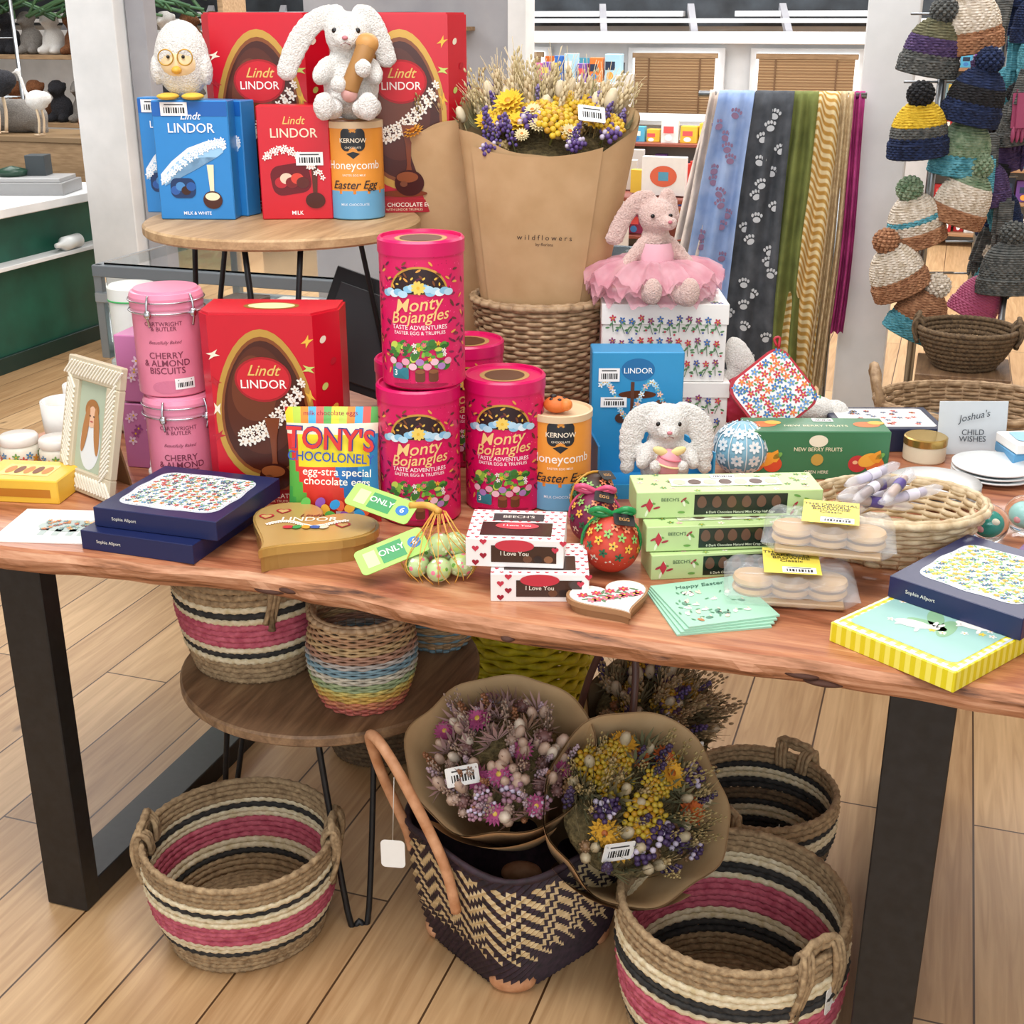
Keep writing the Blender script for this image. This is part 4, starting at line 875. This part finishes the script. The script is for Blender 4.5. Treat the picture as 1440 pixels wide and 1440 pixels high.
for c in PC:
    d=''.join('%02x'%int(int(c[i:i+2],16)*.75) for i in (0,2,4));noisy('p_'+c,d,c,60,.6,.3,.002)
wicker('pastel_wicker_basket',(-.925,1.90,.431),.075,.085,.175,'wicker',34,34,1,0,True,True,None,.018,pastel)
wicker('wicker_bowl',(-.875,2.155,.431),.055,.095,.105,'wicker',20,26,1,0,True,True,None,.006,lambda t:'p_c8a478' if int(t*14)%3 else 'p_88a8b4')
wicker('yellow_wicker_basket',(-.80,2.50,0),.12,.155,.42,'wicker_yellow',24,24,1,0,extra=lambda b:[b.tube([(-.16,0,.38),(-.13,-.05,.5),(0,-.12,.54),(.13,-.05,.5),(.16,0,.38)],.010,'wicker_yellow',8,8,tw=1.1),b.tube([(-.16,-.03,.38),(-.10,-.1,.46),(.02,-.15,.47),(.12,-.09,.44),(.16,-.03,.36)],.010,'wicker_yellow',8,8,tw=1.1)])
# woven bag
b=B();H=.27;NU,NV=144,34
noisy('bag_purple','1c1016','38222e',70,.7,.5,.002);noisy('bag_cream','b89c6c','dcc498',70,.7,.5,.002)
def sq(a,p): return 1/(abs(cos(a))**p+abs(sin(a))**p)**(1/p)
def bagp(inn):
    def f(u,v):
        a=2*pi*u;p=5-2.6*v;r=(.132+.055*v**.8)*sq(a,p);r+=.0022*(1 if (int(u*NU+.5)+int(v*NV+.5))%2 else -1)*(0 if inn else 1);r-=.004*inn
        return (r*cos(a),r*sin(a),.002+v*H+.012*v*cos(4*a))
    return f
def bm_(i,j):
    if j<12: return 'bag_purple' if not(j in(9,10,11) and (i+j)%4==0) else 'bag_cream'
    ph=(i%8);tri=abs(ph-4);return 'bag_cream' if (j+tri)%4<2 and j<31 else 'bag_purple'
b.grid(bagp(0),NU,NV,None,False,None,bm_);b.grid(bagp(1),64,12,'bag_purple')
b.grid(lambda u,v:(.132*sq(2*pi*u,5)*v*cos(2*pi*u),.132*sq(2*pi*u,5)*v*sin(2*pi*u),.002),48,4,'bag_purple',False)
pr=[((.189*sq(a,2.4))*cos(a),(.189*sq(a,2.4))*sin(a),.002+H+.012*cos(4*a)) for a in [2*pi*i/60 for i in range(60)]]
b.tube(pr,.006,'bag_purple',7,1,True,tw=1.0)
for a in (pi/4,3*pi/4,5*pi/4,7*pi/4):
    q=.132*sq(a,5);b.ell(.93*q*cos(a),.93*q*sin(a),.018,.022,.042,.024,'leather_tan',(0,0,a))
Rz=CY+pi/4-.06
BP=Vector((-.615,1.87,0))
bo=b.obj('woven_tote_bag',BP[:],Rz)
def inv(p):
    v=Matrix.Rotation(-Rz,3,'Z')@(Vector(p)-BP);return v[:]
b=B()
h1=[inv(p) for p in ((-.665,1.685,.17),(-.685,1.68,.27),(-.745,1.68,.40),(-.80,1.70,.465),(-.84,1.74,.45),(-.835,1.77,.36),(-.80,1.785,.25),(-.79,1.79,.20))]
b.tube(h1,.0095,'leather_tan',9,8)
h2=[inv(p) for p in ((-.56,2.045,.24),(-.55,2.06,.40),(-.50,2.06,.54),(-.45,2.05,.52),(-.44,1.99,.38),(-.45,1.95,.26))]
b.tube(h2,.007,'5a3a30',9,8)
ho=b.obj('handles',(0,0,0));ho.parent=bo
b=B();x,y,z=inv((-.775,1.675,.27));b.prism(rrect(.042,.055,.008),0,.001,'f2f0ea',TR(x,y,z,pi/2,0,-Rz+.2));b.tube([(x,y,z+.02),inv((-.77,1.68,.42))],.0006,'e0dcd0',4);to=b.obj('price_tag');to.parent=bo
bouquet('dried_flower_bouquet',(-.640,1.985,.14),(.60,-.12),.122,.345,[('daisy:a84878:d0b048',8,1.1),('tail:bca08c',30,1.2),('grass:a08878',16,1.0),('leaf:b08c88',34,1.1),('pom:7c5854',20,1),('spike:a89098',14,.8),('spike:8c5c3c',10,.8),('tail:d0c0ac',14,1.1),('statice:9c7484',8,1),('pom:ac9080',12,.8),('leaf:8c6c58',20,1)],31,.92,.03,.015,True,CY,.03,None,(-.06,-.045,.385),.35,.2,.45,lift=.010,pf=1.28,tp=.02)
bouquet('dried_flower_bouquet',(-.545,1.985,.115),(.74,.27),.128,.345,[('yarrow:bca030',7,1.3),('daisy:d8a02c:a85818',7,1.2),('daisy:c06028',4,1.1),('spike:3c2c4c',10,1.1),('statice:443058',8,1.1),('grass:a08c5c',24,1.1),('tail:b8a888',26,1.1),('leaf:6c6c4c',36,1.2),('wheat:b8a070',14,1.0),('pom:846444',12,1),('leaf:8c805c',24,1.2)],41,.92,.03,.02,True,CY,.03,None,(-.045,-.08,.385),.4,.2,.45,lift=.010,pf=1.30,tp=.02)
bouquet('dried_flower_bouquet',(-.60,2.36,.02),(.66,.22),.115,.42,[('grass:a08460',40,1.3),('wheat:b0946c',24,1.2),('yarrow:a88430',7,1.1),('daisy:b05830',8,1),('spike:54406c',10,1.1),('leaf:746648',40,1.4),('tail:b8a488',26,1.2),('statice:543854',8,1.2),('pom:8c5c3c',12,1)],51,.9,.03,.02,True,CY,.04,None,(.06,-.08,.45),.9,.6,.5,lift=.012,pf=1.15)
# ------------------------------------------------------------------ background
b=B();b.box(1.9,3.0,.74,'green_panel',TR(-.05,0,0),bev=.004);b.box(2.0,3.1,.045,'white_paint',TR(0,0,.74),bev=.004);b.box(.1,2.9,.02,'white_paint',TR(.95,0,.5));
b.box(.02,3,.08,'0a2c24',TR(.91,0,0));b.obj('shop_counter',(-5.16,4.45,0))
b=B();b.box(.4,.28,.06,'9c9c9c/.4',TR());b.box(.36,.24,.02,'b8b8b8/.3',TR(0,0,.06));b.box(.1,.1,.1,'3c4448',TR(.02,.05,.08));b.lathe([(0,.08),(.07,.08),(.08,.11),(0,.13)],'2c4c3c/.3',24,T=TR(-.1,0,0));b.obj('kitchen_scale',(-4.42,5.55,.786),.3)
b=B();b.lathe([(0,0),(.035,0),(.035,.13),(.015,.16),(.012,.2),(0,.2)],'e4e8e6/.3',20);b.obj('spray_bottle',(-4.19,5.55,.556),rot=(pi/2,0,.08))
b=B();b.box(1.0,.5,.5,'plywood',bev=.004);b.box(1.02,.52,.03,'8a7050',TR(0,0,.5))
b.fuse([(-.25,0,.62,.2,.1,.1),(-.40,-.03,.68,.07,.06,.07),(-.48,-.05,.62,.02,.02,.07),(-.1,0,.56,.04,.05,.06),(-.35,0,.56,.04,.05,.06)],'plush_grey',.012)
b.fuse([(.3,0,.6,.12,.09,.08),(.4,0,.68,.06,.06,.06),(.45,-.02,.66,.03,.03,.03)],'plush_brown',.01)
b.obj('plush_toy_crate',(-5.05,6.6,.45))
b=B();b.box(1.04,.52,.448,'8a7050',bev=.004);b.obj('storage_crate',(-5.05,6.6,0))
def ostrich(loc,s,bm_,nm):
    b=B();b.T=TR(s=s);b.fuse([(0,0,.35,.13,.10,.10),(.08,0,.37,.08,.08,.07)]+[(-.12-.01*k,0,.38+.035*k,.02,.02,.03) for k in range(7)]+[(-.2,0,.63,.035,.03,.03),(-.24,0,.62,.03,.015,.01)],bm_,.01)
    for y in (-.04,.04): b.tube([(0,y,.3),(.02,y,.16),(0,y,.01)],.012,'e0c8a8',6,3);b.ell(-.02,y,.008,.04,.02,.008,'e0c8a8',lo=True)
    b.obj(nm,loc)
ostrich((-5.28,6.42,.985),.8,'plush_black','plush_ostrich');ostrich((-4.98,6.38,.985),.55,'plush_white','plush_goose')
b=B();random.seed(6);b.box(2.3,.3,.03,'plywood',TR(0,0,1.35));
for sx in (-1.13,0,1.13): b.box(.04,.3,1.95,'plywood',TR(sx,0,0))
for z in (.45,.9): b.box(2.26,.3,.03,'plywood',TR(0,0,z))
for i in range(160): b.tube([(random.uniform(-1.1,1.1),-.1,1.95),(random.uniform(-1.1,1.1),-.2,1.75+random.uniform(-.15,.2))],.012,random.choice(['2c4c30','3c6440','4c7048']),4)
for z in (.465,.915,1.365):
    for i in range(12): 
        if i==6: continue
        x=-1.03+.185*i;e=random.choice([.0,.03]);b.fuse([(x,0,z+.10,.08,.08,.10),(x,-.04,z+.24,.06,.06,.06),(x,-.1,z+.23,.025,.04,.02),(x-.06,-.02,z+.26-e,.022,.012,.03),(x+.06,-.02,z+.26-e,.022,.012,.03),(x-.05,-.07,z+.04,.03,.06,.03),(x+.05,-.07,z+.04,.03,.06,.03)],['plush_brown','plush_grey','plush_brown','plush_black','plush_white'][(i*3+int(z*2))%5],.014)
b.obj('plush_toy_shelf',(-5.75,8.0,0))
b=B()
for z in (.0,.4,.75,1.1,1.45): 
    for k in range(9): b.tube([(-.5,-.2+.05*k,z+.05),(.5,-.2+.05*k,z+.05)],.004,'9ca0a4/.3/1',5)
    for k in range(6):
        for y in (-.1,.08): b.lathe([(0,.06),(.04,.06),(.04,.2),(.02,.25),(.02,.28),(0,.28)],['c8ccc8/.3','5c6468/.3','a0a8a4/.3'][k%3],14,T=TR(-.42+.16*k,y,z))
for sx in (-.5,.5):
    for sy in (-.2,.2): b.tube([(sx,sy,0),(sx,sy,1.75)],.012,'9ca0a4/.3/1',8)
b.obj('wire_shelf_rack',(-6.15,6.9,0))
# display case
b=B();b.box(1.5,.85,.60,'c4c8c8/.5',bev=.01);b.box(.42,.02,.22,'48c83c/.4',TR(-.50,-.435,.56));b.box(1.46,.8,.02,'e0e4e4/.4',TR(0,0,.62))
for sy in (-.42,.42):
    b.box(1.54,.03,.035,'7c858c/.3/.4',TR(0,sy,.86));b.box(1.54,.03,.03,'9ca4a8/.3/.4',TR(0,sy,.78 if sy<0 else .62))
for sx in (-.76,.76):
    b.box(.03,.85,.035,'7c858c/.3/.4',TR(sx,0,.86));
    for sy in (-.41,.41): b.box(.03,.03,.26,'8c9498/.3/.6',TR(sx,sy,.60))
b.box(1.48,.006,.22,'glass',TR(0,-.41,.65),bev=0);b.box(1.48,.82,.006,'glass',TR(0,0,.895),bev=0)
for i in range(7): b.box(.14,.2,.05,['4c3828','d8d4c8','8c9c94','2c3438'][i%4],TR(-.55+.19*i,.05,.66))
b.obj('glass_display_case',(-1.72,3.78,0))
b=B();b.box(.32,.02,.26,'15171a',TR(0,0,0,-.3,.35));b.box(.27,.022,.21,'3c4044',TR(0,-.002,.02,-.3,.35));b.fuse([(.16,.0,.08,.1,.05,.08)],'8a8478',.01)
for i in range(8): b.box(.004,.004,.12,'b8b4a8',TR(.1+.016*i,-.055,.03,0,.3*(i%2)))
b.obj('tote_bag_display',(-1.22,2.60,ZT+.02),CY)
def prodshelf(name,loc,w,zs,seed,d=.35,rz=0,frame='b09070'):
    random.seed(seed);b=B()
    for z in zs:
        b.box(w,d,.022,frame,TR(0,0,z-.022));x=-w/2+.03
        while x<w/2-.08:
            ww=random.uniform(.05,.13);hh=random.uniform(.08,.19);c=random.choice(['c83030','3068b8','e8c040','40a060','e87830','e8e8e4','7850a0','58b0d0','d86090','2c3c50','f0f0ec','a8d0e0'])
            b.box(ww,.08,hh,c,TR(x+ww/2,-d/2+.1+random.uniform(0,.06),z,0,0,random.uniform(-.1,.1)));b.D=TR(x+ww/2,-d/2+.045,z,pi/2);b.drect(0,hh*.6,ww*.6,hh*.3,.004,random.choice(['f4f0e4','f0d050','203048','e85858']));b.dell(0,hh*.25,ww*.22,hh*.14,.004,random.choice(['f0f0f0','e8a040','4080c0']))
            x+=ww+random.uniform(.004,.02)
    for sx in (-w/2,w/2): b.box(.04,d,max(zs)+.05,frame,TR(sx,0,0))
    b.box(w,.02,max(zs),'d8d2c4',TR(0,d/2,0))
    b.obj(name,loc,rz)
prodshelf('toy_display_shelf',(-3.02,10.4,0),1.0,(.15,.4,.65,.9,1.15),1,frame='e0dcd4')
prodshelf('toy_display_shelf',(-2.0,9.5,0),1.1,(.12,.34,.56,.78),2,frame='8c4838')
prodshelf('toy_display_shelf',(-1.2,10.5,0),1.1,(.15,.38,.61),3)
prodshelf('book_display_shelf',(.5,10.5,0),1.3,(.1,.34,.58,.82,1.06,1.28),4,frame='a8805c')
prodshelf('book_display_shelf',(2.2,10.5,0),1.4,(.1,.4,.7,1.0,1.25),5,frame='a8805c')
prodshelf('toy_display_shelf',(-4.2,10.4,0),1.0,(.15,.4,.65,.9),7,frame='e0dcd4')
prodshelf('toy_display_shelf',(-2.5,8.7,0),.75,(.15,.37,.59,.81,1.03,1.22),8,frame='e0dcd4')
b=B();b.lathe([(0,.6),(.4,.6),(.41,.61),(.41,.63),(0,.64)],'8c4838',40);b.tube([(0,0,0),(0,0,.6)],.05,'8c4838',10);b.lathe([(0,0),(.25,0),(.2,.04),(0,.05)],'8c4838',30);random.seed(3)
for i in range(9): b.box(.12,.05,random.uniform(.12,.22),random.choice(['d84030','f0f0ec','e87830','d8d4cc','58b0d0','e8c040']),TR(.27*cos(i*.7),.27*sin(i*.7),.64,0,0,random.uniform(-.4,.4)))
b.box(.26,.06,.22,'f4f2ee',TR(.02,-.3,.64));b.D=TR(.02,-.332,.64,pi/2);b.dell(0,.11,.08,.06,.001,'e06848');b.drect(0,.11,.06,.05,.002,'58a0c0')
b.obj('round_toy_table',(-1.62,7.9,0))
# scarves
def scarf(x0,xb,wt,wb,col,L,y,pleat=6,paw=None,seed=0,z0=1.36):
    b=B()
    def f(u,v):
        if v<.55: t=v/.55;z=z0-L*(1-t);fr=1;k=1-t
        elif v<.62: q=(v-.55)/.07;z=z0+.02*sin(pi*q);fr=1-2*q;k=0
        else: t=(v-.62)/.38;z=z0-L*.8*t;fr=-1;k=t
        w=wt+(wb-wt)*k;x=(u-.5)*w+xb*k;am=.010+.012*k
        return (x+.012*k*sin(6*v+seed),-fr*.03-am*sin(pleat*2*pi*u+seed+.8*k)-.01*noise.noise(Vector((u*5,k*4,seed))),z)
    b.grid(f,60,50,col)
    if paw:
        random.seed(seed)
        for i in range(26):
            u=random.uniform(.12,.88);v=.02+.52*i/26;p=Vector(f(u,v));n=p+Vector((0,-.006,0));b.D=Matrix.Translation(n)@TR(0,0,0,pi/2,0,random.uniform(-.2,.2))@TR(rz=random.uniform(-.5,.5))
            b.dell(0,-.005,.013,.010,.0,paw)
            for k in range(4): b.dell(-.015+.010*k,.010+.005*(k in(1,2)),.0045,.0065,0,paw)
    b.obj('hanging_scarf',(x0,y,0),CY*.3)
noisy('sc_blue','7c98c8','a4b8dc',14,.9,.3,.004);noisy('sc_cream','c8bcb0','ecdcd0',20,.9,.3,.004);noisy('sc_char','3c4046','585c62',20,.9,.3,.004);noisy('sc_olive','5c6430','7c8444',14,.9,.3,.004)
noisy('sc_beige','b89e78','dcc8a0',50,.9,.5,.005);noisy('sc_mag','942464','bc4488',14,.9,.3,.004)
m=NM('sc_mustard',.9);w=m.n('TexWave',{'bands_direction':'DIAGONAL'},Vector=m.obj(),Scale=22.0,Distortion=.3).outputs['Fac'];m.col(m.ramp(w,[(.3,'bc9044'),(.7,'e4d2a4')]))
YS=4.60
scarf(-.79,-.07,.06,.12,'sc_cream',.62,YS-.0,2,None,0);scarf(-.725,-.12,.12,.19,'sc_blue',1.03,YS-.02,2,'8c6c8c',1)
scarf(-.60,-.06,.13,.21,'sc_char',1.05,YS+.0,2,'c8ccd0',2);scarf(-.50,-.02,.09,.12,'sc_olive',.92,YS+.01,2,None,3)
scarf(-.43,-.03,.09,.14,'sc_mustard',1.10,YS+.02,2,None,4);scarf(-.37,-.01,.06,.07,'sc_beige',1.0,YS+.04,3,None,5);scarf(-.328,.0,.04,.045,'sc_mag',.8,YS+.06,2,None,6)
b=B();b.tube([(-.30,0,1.365),(.26,0,1.365)],.010,'9ca0a4/.3/1',8)
for x in (-.22,.20):
    b.tube([(x,.0,0),(x,0,1.365)],.012,'9ca0a4/.3/1',8);b.tube([(x,-.2,.012),(x,.2,.012)],.012,'9ca0a4/.3/1',8)
b.obj('scarf_rail',(-.56,YS+.02,0),CY*.3)
# hats
def beanie(b,T,cols,r=.10,pom=None):
    old=b.T;b.T=old@T@TR(s=r/.10);r=.10;n=len(cols)*2
    for i in range(n):
        c=cols[i//2];t=i/n;R=r*(1.0 if t<.35 else math.sqrt(max(.05,1-((t-.35)/.68)**2)));b.ring(R+(.008 if t<.3 else 0),t*.19,.19/n*.8,c,84,6,0,28,.0025,pi*(i%2),.62)
    b.lathe([(0,.185),(r*.35,.183),(r*.6,.165)],cols[-1],28,T=TR(s=(1,.62,1)))
    if pom:
        b.ell(0,0,.22,.045,.042,.042,pom)
        for i in range(90):
            a=i*2.4;zz=1-2*(i+.5)/90;q=math.sqrt(1-zz*zz);b.ell(.045*q*cos(a),.042*q*sin(a),.22+.043*zz,.009,.009,.009,pom,lo=True)
    b.T=old
hats=[(.0,1.50,.15,['kn_grey']*4+['kn_purple']*3+['kn_olive']*3,'kn_grey'),(.135,1.57,-.2,['kn_rust']*4+['kn_cream']*6,'kn_rust'),(-.015,1.26,-.1,['kn_navy']*4+['kn_grey']*2+['kn_yellow']*4,'kn_black'),(.13,1.36,.2,['kn_navy']*4+['kn_black']*3+['kn_navy']*3,'kn_navy'),
 (.13,1.20,.1,['kn_teal']*4+['kn_green']*6,'kn_teal'),(.03,.98,-.3,['kn_rust']*3+['kn_cream']*2+['kn_teal']*1+['kn_cream']*4,'kn_green'),(.135,1.05,.3,['kn_rust']*3+['kn_cream']*5+['kn_green']*2,'kn_green'),(-.01,.83,-.45,['kn_rust']*4+['kn_cream']*6,'kn_rust'),(.03,.68,.4,['kn_teal']*4+['kn_rust']*6,'kn_cream')]
b=B();random.seed(2)
for x,z,a,cs,p in hats: beanie(b,TR(x,random.uniform(-.03,.03),z-.05,.15,a,0),cs,.083,p)
b.tube([(.07,.08,0),(.07,.08,2.2)],.015,'9ca0a4/.3/1',8);b.lathe([(0,0),(.2,0),(.18,.02),(0,.03)],'black_metal',30,T=TR(.07,.08,0))
for z in (.8,1.0,1.2,1.4,1.6,1.8): b.tube([(-.05,.08,z+.02),(.18,.08,z+.02)],.004,'9ca0a4/.3/1',5)
b.obj('knit_hat_display',(-.105,4.36,0),CY)
b=B();random.seed(12)
for i in range(30):
    z=1.75-.037*i;x=random.uniform(-.10,.12);y=random.uniform(-.1,.06)
    if i%3==0: beanie(b,TR(x,y,z-.1,.1,random.uniform(-.4,.4)),[random.choice(['kn_black','kn_navy','kn_grey','kn_purple','kn_teal'])]*9,.075,random.choice([None,'kn_black','kn_cream']))
    else:
        c=random.choice(['kn_black','kn_navy','kn_grey','kn_purple','a8486c','kn_teal','c83c44']);b.box(.07,.03,.14,c,TR(x,y-.06,z-.14,0,random.uniform(-.3,.3)),bev=.012,seg=2)
        for k in range(4): b.ell(x-.024+.016*k,y-.06,z-.15,.008,.01,.03,c,lo=True)
b.tube([(0,.1,0),(0,.1,2.2)],.018,'9ca0a4/.3/1',8);b.lathe([(0,0),(.25,0),(.2,.02),(0,.03)],'black_metal',30,T=TR(0,.1,0))
for i in range(10): b.tube([(-.12,.1,.7+.12*i),(.12,.1,.7+.12*i)],.004,'9ca0a4/.3/1',5)
b.obj('knit_glove_display',(.15,5.1,0),CY)
b=B();beanie(b,TR(0,0,0),['kn_grey']*10,.09,'kn_grey');b.T=TR(-.1,.05,-.1);beanie(b,TR(0,0,0,0,.5),['a8486c']*10,.08,'c83060')
b.T=Matrix();b.tube([(0,0,-.72),(0,0,.05)],.012,'9ca0a4/.3/1',8);b.lathe([(0,-.72),(.15,-.72),(.12,-.70),(0,-.69)],'black_metal',24);b.obj('hat_stand',(.22,4.75,.72),CY)
b=B();b.box(.75,.5,.42,'plywood',bev=.004);b.box(.79,.54,.03,'stand_wood',TR(0,0,.42));b.obj('low_display_plinth',(.18,3.72,0),CY*.5)
def ex2(b):
    for sg in (-1,1): b.tube([(sg*.24,-.06,.12),(sg*.27,-.05,.22),(sg*.275,0,.26),(sg*.27,.05,.22),(sg*.24,.06,.12)],.013,'wicker',8,5,tw=1.1)
    random.seed(4)
    for i in range(14): b.ell(random.uniform(-.15,.15),random.uniform(-.1,.1),.07,.06,.05,.04,random.choice(['kn_navy','a8486c','kn_grey','kn_cream','kn_purple']),(0,0,i),lo=False)
wicker('wicker_hamper',(.13,3.62,.4505),.22,.26,.17,'wicker',16,34,.75,CY*.5,extra=ex2)
coil('seagrass_bowl',(.10,4.18,.585),.09,.145,.13,[JD]*9,0,handles=True,bulge=.01,hm=JD)
b=B();b.box(.26,.26,.55,'plywood',bev=.004);b.box(.28,.28,.03,'stand_wood',TR(0,0,.553));b.obj('display_pedestal',(.10,4.18,0))
# ------------------------------------------------------------------ lights, camera
def area(name,loc,sx,sy,e,rot=(0,0,0),col=(.985,.99,1)):
    l=bpy.data.lights.new(name,'AREA');l.shape='RECTANGLE';l.size=sx;l.size_y=sy;l.energy=e;l.color=col;o=bpy.data.objects.new(name,l);COL.objects.link(o);o.location=loc;o.rotation_euler=rot
area('overhead_fill_light',(-.8,1.2,3.3),2.4,1.2,80);area('overhead_fill_light',(-1.0,4.4,3.3),4.5,1.4,110);area('overhead_fill_light',(-5.2,5.5,3.3),2.5,3,110);area('overhead_fill_light',(-1.5,8.4,3.3),6,2.4,340)  # unseen area lights added under the closed ceiling, standing in for skylights
area('front_area_light',(.8,-1.8,2.4),3,1.6,56,(math.radians(62),0,math.radians(12)),(.93,.97,1))  # unseen area light behind the camera, aimed at the table; no window modelled
w=bpy.data.worlds.new('World');sc.world=w;w.use_nodes=True;w.node_tree.nodes['Background'].inputs[0].default_value=(.91,.955,1,1);w.node_tree.nodes['Background'].inputs[1].default_value=1.05
sc.view_settings.view_transform='Standard'
cam=bpy.data.cameras.new('camera');co=bpy.data.objects.new('camera',cam);COL.objects.link(co);co.location=(0,0,1.6);co.rotation_euler=(math.radians(69),0,CY);cam.lens=45;cam.sensor_width=36
sc.camera=co
